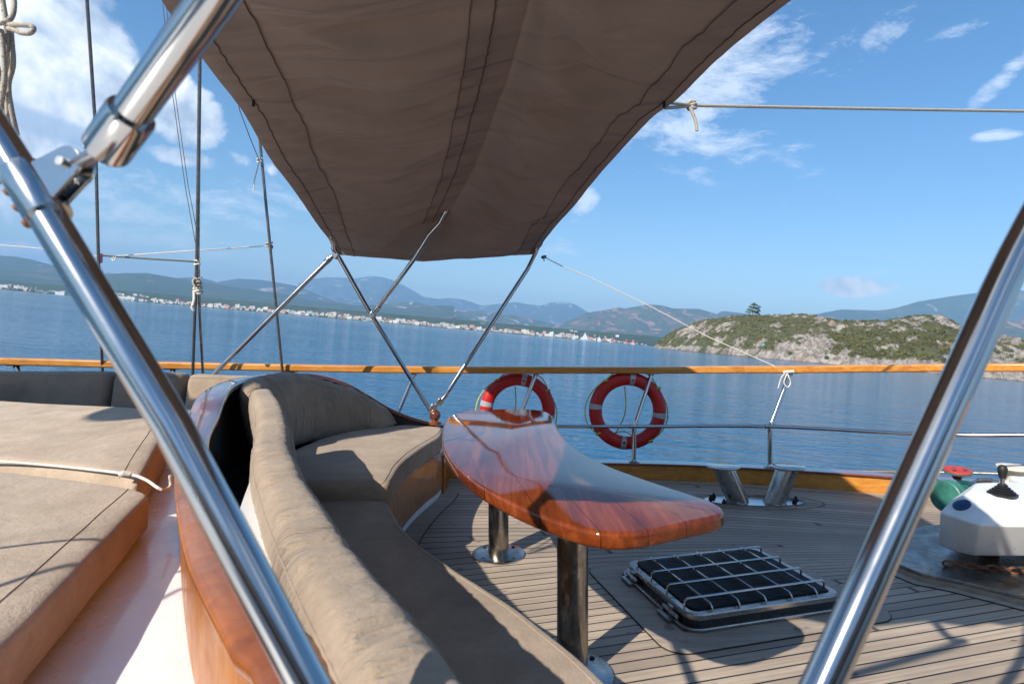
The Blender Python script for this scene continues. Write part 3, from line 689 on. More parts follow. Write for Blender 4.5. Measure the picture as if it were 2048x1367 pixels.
# ------------------------------------------------------------------ curved settee
def V3(x,y,z): return Vector((x,y,z))
O=[(-.02,.20,.80),(-.322,.73,.80),(-.399,.818,.80),(-.634,1.123,.80),(-.83,1.42,.80),(-1.057,1.79,.81),(-1.30,2.22,.84),(-1.50,2.65,.87),(-1.62,2.92,.91),(-1.76,3.30,.935),(-1.84,3.72,.95),(-1.83,4.02,.95),(-1.74,4.28,.95),(-1.58,4.53,.92),(-1.38,4.70,.84),(-1.2,4.76,.74),(-.99,4.76,.62),(-.76,4.72,.54),(-.60,4.70,.51)]
Os=resample(spline([V3(*p) for p in O],8),110)
se=thing('curved_settee',(-.9,3.0,0),'curved wooden settee base with varnished coaming and wide cap rail','settee')
def off(curve,d,dz=0,flat=None):
    r=[]
    for i,p in enumerate(curve):
        a=curve[max(0,i-1)]; b=curve[min(len(curve)-1,i+1)]; t=Vector((b.x-a.x,b.y-a.y,0)).normalized(); nrm=Vector((t.y,-t.x,0))   # to the right of travel = inside
        r.append(Vector((p.x+nrm.x*d,p.y+nrm.y*d,(p.z+dz) if flat is None else flat)))
    return r
def wall(c0,c1,z0,dz,mat,name,parent,**k):
    mb=MB(); g=[]
    a=off(Os,c0,dz); b=off(Os,c1,dz)
    n=len(a); V=[]
    for p,q in zip(a,b): V+= [Vector((p.x,p.y,z0)),p,q,Vector((q.x,q.y,z0))]
    Fs=[(i*4+j,i*4+(j+1)%4,(i+1)*4+(j+1)%4,(i+1)*4+j) for i in range(n-1) for j in range(4)]+[(3,2,1,0),((n-1)*4,(n-1)*4+1,(n-1)*4+2,(n-1)*4+3)]
    mb.add(V,Fs); return build(name,mb,mat,parent,**k)
wall(.012,.045,.002,-.034,M['coaming_wood'],'coaming',se,angle=50)
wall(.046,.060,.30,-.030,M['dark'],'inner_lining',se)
# cap: rounded section swept
mb=MB(); g=[]
prof=[(0,-.030),(-.004,-.022),(-.004,-.008),(.006,0.0),(.03,.004),(.07,.004),(.088,0.0),(.092,-.008),(.092,-.026),(.084,-.030)]
a=Os; V=[]; n=len(a); m=len(prof); W0=[]
for i,p in enumerate(a):
    A=a[max(0,i-1)]; B=a[min(n-1,i+1)]; t=Vector((B.x-A.x,B.y-A.y,0)).normalized(); nr=Vector((t.y,-t.x,0))
    f=i/(n-1); wd=1.0+.45*math.exp(-((f-.55)/.16)**2)-.35*max(0,(f-.8)/.2)
    for (q,w) in prof: V.append(p+nr*(q*wd)+Vector((0,0,w)))
mb.add(V,[(i*m+k,i*m+(k+1)%m,(i+1)*m+(k+1)%m,(i+1)*m+k) for i in range(n-1) for k in range(m)]+[tuple(range(m-1,-1,-1)),tuple((n-1)*m+k for k in range(m))])
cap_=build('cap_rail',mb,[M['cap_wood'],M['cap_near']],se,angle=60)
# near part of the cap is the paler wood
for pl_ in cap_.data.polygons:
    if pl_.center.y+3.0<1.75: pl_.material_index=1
# white backing board behind the near back cushion
k0=[p for p in Os if p.y<2.0]
b=off(k0,.25,-.05); V=[]
a=[off(k0,.088+.158*max(0,min(1,(p.y-1.25)/.65)),-.035)[i] for i,p in enumerate(k0)]
for p,q in zip(a,b): V+= [Vector((p.x,p.y,.3)),p,q,Vector((q.x,q.y,.3))]
n=len(a); mb=MB(); mb.add(V,[(i*4+j,i*4+(j+1)%4,(i+1)*4+(j+1)%4,(i+1)*4+j) for i in range(n-1) for j in range(4)]+[(3,2,1,0),((n-1)*4,(n-1)*4+1,(n-1)*4+2,(n-1)*4+3)])
build('backing_board',mb,M['white'],se,bevel=.008)
# front panel under the seats
FR=[(.62,-.3),(.56,.2),(.48,.7),(.36,1.1),(.21,1.435),(.108,1.615),(-.039,1.846),(-.22,2.08),(-.391,2.33),(-.52,2.58),(-.60,2.80),(-.632,3.0),(-.640,3.2),(-.638,3.48),(-.615,3.75),(-.575,4.0),(-.523,4.25),(-.505,4.45)]
fs=spline([V3(x,y,0) for x,y in FR],6)
mb=MB(); V=[]
ff=off(fs,-.035); fb=off(fs,-.06)
for p,q in zip(ff,fb): V+= [Vector((p.x,p.y,.055)),Vector((p.x,p.y,.335)),Vector((q.x,q.y,.335)),Vector((q.x,q.y,.055))]
n=len(ff); mb.add(V,[(i*4+j,i*4+(j+1)%4,(i+1)*4+(j+1)%4,(i+1)*4+j) for i in range(n-1) for j in range(4)]+[(3,2,1,0),((n-1)*4,(n-1)*4+1,(n-1)*4+2,(n-1)*4+3)])
build('front_panel',mb,M['panel_wood'],se)
mb=MB(); V=[]
for p,q in zip(off(fs,-.045),off(fs,-.07)): V+= [Vector((p.x,p.y,.002)),Vector((p.x,p.y,.0545)),Vector((q.x,q.y,.0545)),Vector((q.x,q.y,.002))]
mb.add(V,[(i*4+j,i*4+(j+1)%4,(i+1)*4+(j+1)%4,(i+1)*4+j) for i in range(n-1) for j in range(4)]+[(3,2,1,0),((n-1)*4,(n-1)*4+1,(n-1)*4+2,(n-1)*4+3)])
build('kick_board',mb,M['white_worn'],se)
mb=MB(); mb.tube([p+Vector((0,0,.340)) for p in off(fs,-.036)],.008,8); build('edge_moulding',mb,M['cap_wood'],se)
# deck margin board along the settee foot
mb=MB(); mb.sweep([p for p in off(fs,.05)],[(-.09,.001),(-.09,.005),(.035,.005),(.035,.001)]); build('margin_board',mb,M['margin'],se,smooth=False)
mb=MB(); mb.sweep([p for p in off(fs,.05)],[(.035,.001),(.035,.0042),(.042,.0042),(.042,.001)]); build('caulk_line',mb,M['caulk'],se,smooth=False)
# end board at the far end and seat deck
e=fs[-1]; mb=MB(); mb.box((-.56,4.60,.15),(.06,.34,.30)); build('end_board',mb,M['coaming_wood'],se)
mb=MB(); V=[];ob=[o for o in Os]
inn=resample(off(fs,-.06,0,.33),60); outr=resample(off(Os,.05,0,.33),60)
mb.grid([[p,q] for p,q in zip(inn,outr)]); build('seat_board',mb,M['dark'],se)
def lerpc(c,n): return resample([Vector(p) for p in c],n)
# far seat cushion
def seatcushion(name,front,back,zt,zb,label,seed,endr=.06):
    f=lerpc(front,46); b=lerpc(back,46)
    Cs=[];Us=[];Vs=[]
    for p,q in zip(f,b):
        Cs.append(Vector(((p.x+q.x)/2,(p.y+q.y)/2,(zt+zb)/2))); Us.append(Vector(((p.x-q.x)/2,(p.y-q.y)/2,0))); Vs.append(Vector((0,0,(zt-zb)/2)))
    mb=cushion(Cs,Us,Vs,endr,7,56,.006,4,seed)
    c=Cs[len(Cs)//2]; return single(name,mb,M['cushion'],(c.x,c.y,zb),label,'cushion','cushions of the curved settee',angle=180)
front=spline([V3(x,y,0) for x,y in [(-.625,2.90),(-.632,3.05),(-.645,3.25),(-.638,3.48),(-.60,3.83),(-.535,4.22),(-.55,4.50),(-.60,4.62)]],6)
back=spline([V3(x,y,0) for x,y in [(-1.25,2.86),(-1.34,3.1),(-1.40,3.5),(-1.43,3.8),(-1.36,4.2),(-1.2,4.5),(-1.0,4.66),(-.80,4.68)]],6)
seatcushion('seat_cushion',front,back,.50,.345,'tan seat cushion at far end of settee, half sunlit, behind the table',3)
front=spline([V3(x,y,0) for x,y in [(.58,-.3),(.53,.2),(.45,.7),(.345,1.1),(.21,1.435),(.108,1.615),(-.039,1.846),(-.22,2.08),(-.391,2.33),(-.51,2.56),(-.60,2.80),(-.66,2.925)]],6)
back=spline([V3(x,y,0) for x,y in [(.25,-.35),(.12,.1),(-.04,.5),(-.22,.9),(-.44,1.3),(-.66,1.7),(-.86,2.1),(-1.0,2.45),(-1.1,2.75),(-1.15,2.95)]],6)
seatcushion('seat_cushion',front,back,.40,.345-.005,'long thin tan seat cushion at near end of settee, in front of table leg',5,.05)
# back cushions
def backc(pts,label,mat,seed,th,wr,expo=3.2,endr=.10,lean=.06,stretch=(1,1,1),wf=7,crease=None,NN=300):
    c=resample(spline([V3(x,y,zt) for x,y,zt,zb in pts],6),NN); zb=resample(spline([V3(x,y,zb_) for x,y,zt,zb_ in pts],6),NN)
    Cs=[];Us=[];Vs=[]
    for i,(p,q) in enumerate(zip(c,zb)):
        A=c[max(0,i-1)]; B=c[min(NN-1,i+1)]; t=Vector((B.x-A.x,B.y-A.y,0)).normalized(); nr=Vector((t.y,-t.x,0))
        bot=Vector((p.x,p.y,q.z))+nr*lean
        Cs.append((p+bot)/2); Vs.append((p-bot)/2); Us.append(nr*th/2)
    mb=cushion(Cs,Us,Vs,endr,expo,72,wr,wf,seed,stretch,crease)
    k=Cs[NN//2]; return single('back_cushion',mb,mat,(k.x,k.y,pts[0][3]),label,'cushion','cushions of the curved settee',angle=180)
backc([(.29,-.25,.85,.40),(.20,.12,.85,.40),(-.040,.54,.85,.40),(-.322,1.01,.85,.40),(-.575,1.46,.855,.40),(-.80,1.90,.865,.40),(-.985,2.33,.885,.40),(-1.16,2.72,.91,.42),(-1.35,3.08,.935,.45),(-1.44,3.26,.94,.47)],'long tan bolster back cushion running from the foreground towards the corner, creased and sunlit',M['cushion_rib'],11,.160,.007,3.4,.09,.045,(1,1,.25),5,(.006,26,.06,.97,1.4))
backc([(-1.60,3.42,.945,.46),(-1.655,3.75,.965,.46),(-1.60,4.12,.96,.46),(-1.45,4.42,.88,.46),(-1.25,4.60,.78,.46),(-1.05,4.68,.64,.48),(-.94,4.70,.55,.47)],'tall tapering brown back cushion in shade at the far corner of the settee',M['cushion_rib'],17,.19,.010,2.6,.12,.10,(2.4,2.4,.2),6,(.012,30,.32,1.0,.3),200)
# ball knob
bp=P(870,829,4.6); mb=MB(); prof=[(.040*math.sin(PI*k/16)*1.18+.0001,-.047*math.cos(PI*k/16)) for k in range(17)]
bl=thing('ball_finial',bp,'round lacquered wooden ball finial at the end of the settee coaming','finial')
mb.lathe(bp,prof,28); build('ball',mb,M['ball_wood'],bl); mb=MB(); mb.lathe(bp+Vector((0,0,-.075)),[(.052,0),(.052,.018),(.032,.026),(.02,.036)],24); build('pedestal',mb,M['cap_wood'],bl)
# ------------------------------------------------------------------ coachroof, sun beds, bench
mb=MB(); rv=off([p for p in Os if p.y<3.75],.024)
out=[(p.x,p.y) for p in rv]+[(-2.2,4.15),(-6,3.95),(-6,-4),(.25,-4),(.12,-.2)]
mb.prism(out,.003,.53); single('coachroof',mb,M['white'],(-3,1,0),'white painted raised coachroof top beside the settee coaming','coachroof',kind='structure',smooth=False,bevel=.01)
def slab(name,quad,zs,zb,label,mat,seed,base,wr=.008,group='mattresses on the coachroof'):
    # quad: near-right, far-right, far-left, near-left
    a,b,c,d=[Vector((*q,0)) for q in quad]; n=44; Cs=[];Us=[];Vs=[]
    for i in range(n):
        f=i/(n-1); p=a.lerp(b,f) ; q=d.lerp(c,f); zt=zs[0]+(zs[1]-zs[0])*f
        Cs.append(Vector(((p.x+q.x)/2,(p.y+q.y)/2,(zt+zb)/2))); Us.append((p-q)/2); Vs.append(Vector((0,0,(zt-zb)/2)))
    mb=cushion(Cs,Us,Vs,.07,8,72,wr,3,seed)
    return single(name,mb,mat,base,label,'mattress',group,angle=180)
slab('sunbed_mattress',[(-.66,.30),(-1.30,2.06),(-3.6,2.84),(-3.0,1.0)],(.70,.70),.533,'thick sand coloured sunbed mattress in the left foreground with rope across its far edge',M['mattress'],21,(-2,1.5,.53))
slab('sunbed_mattress',[(-1.40,2.14),(-1.95,3.28),(-4.0,3.95),(-3.62,2.88)],(.715,.82),.534,'second sand coloured sunbed mattress sloping up behind the first, left of the coaming',M['mattress'],27,(-2.6,3,.53),.010)
# rope across the joint
mb=MB(); rp=[G(-60,919,.715),G(0,922,.715),G(120,932,.715),G(250,947,.715),G(290,958,.71),G(322,978,.69)+Vector((0,0,.0)),G(340,972,.66),G(350,950,.70)+Vector((-.02,0,0))]
mb.tube(spline(rp,6),.0055,8); k=G(251,948,.718); mb.tube([k+Vector((-.018,0,0)),k+Vector((0,-.008,.006)),k+Vector((.018,.002,0))],.010,8)
single('white_rope',mb,M['cord'],G(250,947,.71),'thin white cord with a knot lying across the joint of the two mattresses','cord')
# bench behind
bb=thing('bench',(-3,4.25,0),'low white bench box behind the sunbed mattresses','bench')
mb=MB(); V=[]; o=[(-1.98,4.12),(-1.98,4.46),(-5.8,4.10),(-5.8,3.74)]
mb.prism(o,.0,.70); build('bench_box',mb,M['white'],bb,bevel=.01)
def bcush(xa,xb,za,zb_,label,mat,seed):
    ya=lambda x:4.20+(x+2)*.09
    Cs=[];Us=[];Vs=[]
    for i in range(30):
        f=i/29; x=xa+(xb-xa)*f; zt=za+(zb_-za)*f; Cs.append(Vector((x,ya(x)+.05,(zt+.60)/2))); Us.append(Vector((0,.075,0))); Vs.append(Vector((0,.035,(zt-.60)/2)))
    mb=cushion(Cs,Us,Vs,.045,5,48,.004,6,seed); single('bench_cushion',mb,mat,((xa+xb)/2,4.1,.6),label,'cushion','upright cushions along the bench',angle=180)
bcush(-2.93,-5.2,.968,.985,'upright bench cushion with shade-darkened colour at the left edge behind the mattress',M['cushion_shaded'],31)
bcush(-2.42,-2.90,.955,.966,'upright bench cushion with shade-darkened colour in the middle, crossed by the steel tube',M['cushion_shaded'],37)
bcush(-1.93,-2.39,.925,.950,'light tan upright bench cushion beside the curved dark coaming',M['cushion'],41)
# ------------------------------------------------------------------ bimini awning
bm=thing('bimini_awning',(-.2,2.6,1.9),'large brown canvas awning stretched over folding steel tube hoops','awning')
def D(x,z,h): return Vector((x,z,CH+h))
Lc=[P(671,509,4.47),P(661,484,4.42),P(637,452,4.28),P(598,395,3.78),P(545,325,3.30),P(488,228,2.75),P(400,112,2.20),P(318,-5,1.77),P(250,-130,1.45),D(-.92,1.0,.86),D(-.82,.66,.60)]
Mc=[P(846,523,4.66),P(862,502,4.58),P(888,442,4.42),P(927,373,3.98),P(958,308,3.56),P(989,220,3.0),P(1015,149,2.62),P(1055,0,2.02),P(1085,-130,1.62),D(.14,.95,1.02),D(.17,.50,.76)]
Rc=[P(1074,508,4.88),P(1084,488,4.80),P(1104,461,4.33),P(1147,413,3.90),P(1200,348,3.48),P(1291,248,2.84),P(1353,199,2.58),P(1448,108,2.18),P(1585,0,1.80),D(.86,1.05,.88),D(.88,.72,.58)]
ns=14
Ls,Ms,Rs=spline(Lc,ns),spline(Mc,ns),spline(Rc,ns)
nr=len(Ls)
def csurf(r,u):       # r row index float, u 0..1 left to right
    i=min(nr-2,int(r)); f=r-i
    l=Ls[i].lerp(Ls[i+1],f); m=Ms[i].lerp(Ms[i+1],f); q=Rs[i].lerp(Rs[i+1],f)
    if u<.5: t=u/.5; p=l.lerp(m,t)
    else: t=(u-.5)/.5; p=m.lerp(q,t)
    rr=r/(nr-1)
    s=-.035*math.sin(PI*t)*min(1,rr*6)
    # crescent folds hanging between the hoops
    d=Vector((p.x*.966+p.y*.259,-p.x*.259+p.y*.966,0))
    wv=2.6*(noise.noise(Vector((d.x*.8+3,d.y*3.0-.9*math.sin(PI*t),1.7+u)))*.045+(abs(noise.noise(Vector((d.x*.9,d.y*5.5-1.6*math.sin(PI*t),5+u*2))))-.25)*.040+(abs(noise.noise(Vector((d.x*1.1,d.y*9.5-2.4*math.sin(PI*t),9))))-.25)*.012)
    e=math.sin(PI*t)**1.6
    z=s+wv*(.05+.95*e)*min(1,rr*8+.15)
    if rr<.16: z+= -.035*math.exp(-((rr-.095)/.022)**2)*(.3+.7*math.sin(PI*u))
    return p+Vector((0,0,z))
NU=72
g=[[csurf(i*(nr-1)/520,j/NU) for j in range(NU+1)] for i in range(521)]
mb=MB(); mb.grid(g); cn=build('canopy',mb,M['canvas'],bm,angle=180)
# doubled bands and seams just under the cloth
def band(u0,u1,name,r0=.5,r1=None,dz=-.004,n=6):
    r1=r1 or nr-1.5
    gg=[[csurf(r0+(r1-r0)*i/220,u0+(u1-u0)*j/n)+Vector((0,0,dz)) for j in range(n+1)] for i in range(221)]
    m=MB(); m.grid(gg); return build(name,m,M['canvas'],cn,angle=180)
band(.035,.105,'edge_band'); band(.895,.965,'edge_band'); band(.415,.500,'centre_band',ns*2.0)
def seam(u0,name,r0=.5,amp=.0008,dz=-.006,rad=.0021,u1=None):
    u1=u0 if u1 is None else u1
    pts=[csurf(r0+(nr-1.5-r0)*i/420,u0+(u1-u0)*i/420+amp*math.sin(i*.9)+amp*noise.noise(Vector((i*.2,u0*9,0)))*1.6)+Vector((0,0,dz)) for i in range(421)]
    m=MB(); m.tube(pts,rad,5); return build(name,m,M['thread'],cn)
seam(.035,'zip_seam'); seam(.105,'stitch_line',amp=0,rad=.0013); seam(.415,'stitch_line',ns*2.0,amp=0,rad=.0013); seam(.452,'zip_seam',ns*2.0); seam(.965,'zip_seam'); seam(.895,'stitch_line',amp=0,rad=.0013)
z=csurf(ns*5.3,.036); mb=MB(); mb.box(z+Vector((0,0,-.02)),(.012,.006,.03)); build('zip_pull',mb,M['stitch'],cn)
z=csurf(ns*6.0,.964); mb=MB(); mb.box(z+Vector((0,0,-.02)),(.012,.006,.03)); build('zip_pull',mb,M['stitch'],cn)
r=.0175
def tube(name,pts,rad=r,mat='steel',parent=bm,n=20):
    m=MB(); m.tube(pts,rad,n); return build(name,m,M[mat],parent,angle=60)
up=Vector((0,0,.030))
# hoops: far leg, roof part just over the cloth edge, near leg
piv=P(868,832,4.6)
fl=[P(862,822,4.6),P(745,632,4.55),P(684,525,4.49),P(671,508,4.47)]
hl=[csurf(i,.012)+up for i in range(ns//2,nr-4,5)]
nl=[P(75,400,.60),P(347,854,.55),P(602,1340,.505),P(950,1990,.46)]
c0=nl[0]+(nl[0]-nl[1]).normalized()*.40
hoopL=spline([fl[0],fl[1],fl[2]]+[fl[3]+Vector((-.01,-.02,.035))],4)+hl[1:-1]+spline([hl[-1],c0+Vector((.01,.10,.03)),c0,nl[0]],6)
tube('hoop_tube',hoopL+[nl[1],nl[2],nl[3]])
fr_=[P(868,812,4.62),P(880,803,4.63),P(893,788,4.64),P(905,768,4.65),P(985,645,4.76),P(1072,512,4.87)]
hr=[csurf(i,.988)+up for i in range(ns//2,nr-4,5)]
nl2=[P(1998,580,.65),P(1880,843,.62),P(1760,1110,.585),P(1645,1367,.55),P(1400,1900,.48)]
c1=nl2[0]+(nl2[0]-nl2[1]).normalized()*.38
hoopR=spline(fr_,5)[:-1]+[fr_[-1]+Vector((0,-.02,.035))]+hr[1:-2]+spline([hr[-2],hr[-1]+Vector((.045,-.01,-.02)),c1,nl2[0]],8)
tube('hoop_tube',hoopR+nl2[1:])
hm=[P(745,630,4.55),P(800,556,4.46),P(830,515,4.42),P(858,470,4.38),P(880,446,4.34)]
hmid=[csurf(i,.5)+Vector((0,0,.045)) for i in range(ns*2,nr-3,5)]
J=P(190,330,.53); T=P(422,5,.49); E=D(.17,.36,.72)
tube('middle_hoop',[P(756,614,4.54)]+hm[1:]+hmid[1:-1]+spline([hmid[-1],E+Vector((.0,.06,.01)),E,T],5)[:-1]+[T,P(235,266,.565)])
# clamp joints
def joint(A,Bp,rad,name='tube_joint'):
    """collar at A round the strut (pointing to Bp), eye bracket and pin"""
    d=(Bp-A).normalized(); m=MB(); m.lathe(A,[(rad*.6,0),(rad*1.22,.0),(rad*1.28,.003),(rad*1.28,.052),(rad*1.22,.056),(rad*1.0,.056)],28,axis=d)
    return build(name,m,M['steel'],bm,angle=35)
jo=joint(P(212,300,.575),T,.0175)
hingep=P(160,345,.60); ld=(nl[1]-nl[0]).normalized(); lc=nl[0]+ld*(-.000)
lp=P(72,388,.602)
m=MB(); m.lathe(lp-ld*.032,[(.0178,0),(.0212,0),(.0216,.002),(.0216,.062),(.0212,.064),(.0178,.064)],30,axis=ld); cl_=build('clamp_sleeve',m,M['steel'],bm,angle=35)
side=(hingep-lp); side=(side-ld*side.dot(ld)); sl=side.length; side.normalize(); nn=ld.cross(side).normalized()
m=MB(); o=[]
for k in range(15): a=-PI/2+PI*k/14; o.append((sl-.004+.019*math.cos(a),.019*math.sin(a)))
o=[(.014,-.026)]+o+[(.014,.026)]
for sgn in (-1,1):
    V=[lp+side*a+ld*b+nn*(sgn*.0085+t) for t in (-.002,.002) for a,b in o]; q=len(o)
    m.add(V,[tuple(range(q-1,-1,-1)),tuple(range(q,2*q))]+[(i,(i+1)%q,q+(i+1)%q,q+i) for i in range(q)])
build('fork_bracket',m,M['steel'],cl_,smooth=False,bevel=.0008)
m=MB(); hp=lp+side*(sl-.004); m.lathe(hp-nn*.016,[(.0048,0),(.0048,.032)],14,axis=nn); m.tube([hp,P(212,300,.575)+(T-P(212,300,.575)).normalized()*.004],.0072,12)
build('pin',m,M['steel_dull'],cl_)
m=MB()
for s_ in (-.022,.0,.022): 
    b=lp+ld*s_-side*.0212; m.lathe(b,[(.005,0),(.005,.005),(.002,.006)],10,axis=-side)
build('screw',m,M['rust'],cl_)
for q in (P(398,906,.533),P(416,937,.53)): pass
# far joints
for a,b in ((P(750,622,4.54),hm[2]),(P(661,515,4.46),P(600,575,4.45))): joint(a,b,.018)
for q in (P(745,630,4.545),P(866,815,4.6),P(880,803,4.61),P(671,510,4.47)):
    m=MB(); m.box(q,(.05,.04,.05),(Vector((.8,0,-.6)),Vector((0,1,0)),Vector((.6,0,.8)))); build('tube_clamp',m,M['steel_dull'],bm,bevel=.006)
tube('brace_tube',[P(665,512,4.46),P(600,576,4.42),P(410,765,4.28),P(395,780,4.27)],.0175)
tube('pivot_post',[P(862,818,4.6),P(872,838,4.6),P(873,850,4.6)],.016)
# near pivot bracket feet below the picture
# ------------------------------------------------------------------ rigging
def line(name,pts,rad,mat,label,cat='rope',n=7,sp=0,group=None):
    m=MB(); m.tube(spline(pts,sp) if sp else pts,rad,n)
    return single(name,m,M[mat],pts[0],label,cat,group)
RG='shrouds and stays at the left'
line('shroud',[P(170,-60,3.9),P(190,240,4.2),P(197,520,4.5),P(205,748,4.82),P(207,800,4.9)],.0115,'wire','dark wire shroud farthest left, passing behind the steel strut end','shroud',8,group=RG)
line('shroud',[P(400,60,4.2),P(397,300,4.35),P(393.5,520,4.5),P(389,640,4.62),P(385,760,4.75),P(383,800,4.8)],.0125,'wire','left leg of the knotted wire pair below the rope lashings','shroud',8,group=RG)
line('shroud',[P(401.5,60,4.22),P(398.5,300,4.36),P(396.5,520,4.51),P(400,640,4.63),P(406.5,760,4.75),P(408,800,4.8)],.0105,'steel_stain','right leg of the knotted wire pair below the rope lashings','shroud',8,group=RG)
line('shroud',[P(514,230,4.7),P(519,275,4.7),P(540,490,4.78),P(565,744,4.9),P(568,775,4.95)],.0125,'wire','wire shroud just left of the awning corner, ending at the wooden rail','shroud',8,group=RG)
line('flag_halyard',[P(321,-40,4.3),P(340,150,4.35),P(370,370,4.42),P(396,515,4.5)],.0028,'cord_dark','thin slanting cord, left of a close pair meeting the knotted shroud','cord',5)
line('flag_halyard',[P(328,-40,4.32),P(348,170,4.36),P(376,370,4.43),P(397,480,4.5)],.0028,'cord_dark','thin slanting cord, right of a close pair meeting the knotted shroud','cord',5)
line('washing_line',[P(-80,484,4.4),P(0,490,4.45),P(80,497,4.5),P(195,512,4.6),P(300,507,4.6),P(400,500,4.6),P(470,496,4.7),P(537,491,4.8)],.0042,'cord','thin white washing line strung across the left shrouds','cord',6,4)
line('lashing_rope',[P(200,510,4.6),P(228,512.5,4.6),P(300,517.5,4.6),P(391,523,4.55)],.0075,'cord_dark','short grey rope tied from clothes peg to the knotted shrouds','rope',7)
line('tie_cord',[P(472,190,4.3),P(480,222,4.35),P(500,275,4.5),P(519,322,4.7)],.0035,'cord_dark','thin cord from awning edge down to the knot on the right hand shroud','cord',5)
def knot(c,label,rad,rr,turns,tail=None,mat='cord',h=.05):
    m=MB(); pts=[]
    for k in range(int(turns*10)+1):
        a=2*PI*k/10; f=k/(turns*10); pts.append(c+Vector((rr*math.cos(a)*(1+.25*math.sin(a*.7)),rr*math.sin(a),h*(.5-f)+.006*math.sin(a*1.7))))
    m.tube(pts,rad,7)
    if tail: m.tube(spline(tail,4),rad*.9,7)
    return single('rope_knot',m,M[mat],c,label,'knot','knots tied round the rigging')
knot(P(395,524,4.5),'small cream rope loop tied where the grey rope meets the shrouds',.007,.018,2)
knot(P(395,563,4.52),'upper thick rope lashing round the wire pair',.010,.022,3,[P(391,555,4.5),P(386,563,4.48),P(391,575,4.48)],'rope',.06)
knot(P(396,581,4.54),'lower cream rope lashing round the wire pair with hanging tail',.011,.026,3,[P(388,584,4.5),P(388,600,4.48),P(384,614,4.47),P(388,620,4.47),P(384,610,4.45)],'cord',.05)
knot(P(519.5,321,4.7),'cream knot high on the right hand shroud with a long dangling tail',.006,.018,2,[P(519,322,4.66),P(514,340,4.64),P(509,360,4.64),P(507,381,4.64)],'cord',.04)
knot(P(539,491,4.8),'cream knot where the washing line meets the right hand shroud',.007,.022,3,None,'rope',.05)
m=MB(); c=P(199,516,4.55); m.box(c,(.022,.03,.075)); m.box(c+Vector((.014,0,.002)),(.006,.028,.070)); single('clothes_peg',m,M['pink'],c,'pink plastic clothes peg clipped on the washing line','clothes peg',bevel=.002,smooth=False)
m=MB(); c=P(228,514,4.58); m.tube(spline([c,c+Vector((-.01,-.01,-.02)),c+Vector((.01,-.01,-.03)),c+Vector((.014,0,0))],3),.005,6); single('rope_knot',m,M['cord'],c,'tiny tied end on the grey rope right of the clothes peg','knot','knots tied round the rigging')
# rope from the awning to the right and its bowline
line('awning_guy_rope',[P(1384,211,2.85),P(1600,215,3.0),P(1850,219.5,3.2),P(2048,222.5,3.4),P(2700,230,3.9)],.0085,'rope','cream braided rope stretched from the awning edge to the right across the sky','rope',8)
line('awning_guy_rope',[P(1336,205,2.62),P(1360,208,2.74),P(1384,211,2.84)],.008,'rope','short upper strand of the rope loop at the awning edge','rope',8)
line('awning_guy_rope',[P(1330,216,2.60),P(1356,214.5,2.74),P(1384,211,2.84)],.008,'rope','short lower strand of the rope loop at the awning edge','rope',8)
knot(P(1382,211,2.84),'bowline knot beside the awning edge with short dark tipped tail',.009,.020,3,[P(1380,214,2.80),P(1386,228,2.80),P(1392,245,2.80),P(1394,262,2.80)],'rope',.03)
# thin line from far corner to the rail
line('stay_cord',[P(1085,512,4.88),P(1120,530,4.9),P(1180,555,4.92),P(1300,612,4.95),P(1420,675,4.9),P(1500,710,4.86),P(1575,743,4.78)],.0042,'cord','thin cord from the far awning corner down to a rail stanchion','cord',6)
knot(P(1088,514,4.87),'small dark ring and knot at the far right awning corner',.005,.018,2,[P(1088,514,4.86),P(1088,522,4.86)],'cord_dark',.02)
m=MB(); m.tube(spline([P(1572,742,4.74),P(1577,752,4.70),P(1581,765,4.70),P(1575,774,4.70),P(1568,765,4.70),P(1572,752,4.70),P(1575,744,4.72)],5),.0052,7)
m.tube(spline([P(1572,744,4.72),P(1563,754,4.70),P(1559,766,4.70),P(1556,776,4.70)],5),.0045,7); m.tube([P(1566,744,4.72),P(1588,742,4.70)],.012,7)
single('rope_knot',m,M['cord'],P(1575,745,4.72),'white bow with hanging loop tied at the top of a rail stanchion','knot','knots tied round the rigging')
# hanging rope hank at the top left
hk=thing('rope_hank',P(15,40,1.5),'hank of braided cream rope hanging at the top left corner','rope')
def hs(name,pts,rad=.0072,Z=1.5):
    m=MB(); m.tube(spline([P(x,y,Z+dz) for x,y,dz in pts],8),rad*.88,12); build(name,m,M['rope'],hk)
hs('strand',[(-6,-60,0),(5,0,0),(13,60,0),(14,140,0),(16,220,.01),(22,300,.02)])
hs('strand',[(20,45,.02),(24,90,.01),(26,130,0),(17,170,0),(22,215,.0),(34,270,.02)])
hs('strand',[(2,60,-.015),(7,110,-.02),(9,160,-.02),(2,210,-.01),(-6,280,0)])
hs('strand',[(-12,-30,.03),(-14,60,.03),(-4,140,.03),(8,190,.03),(14,280,.03)])
hs('loop',[(-20,46,-.03),(2,46,-.04),(22,36,-.035),(28,10,-.02),(24,-20,0),(10,-45,.01)])
hs('loop',[(14,50,-.03),(28,50,-.045),(45,50,-.05),(62,52,-.05),(67,58,-.05),(60,66,-.05),(44,66,-.045),(28,60,-.04),(14,56,-.03)])
hs('loop',[(-25,340,.03),(-4,346,.03),(4,354,.03),(-2,364,.03),(-25,372,.03)])
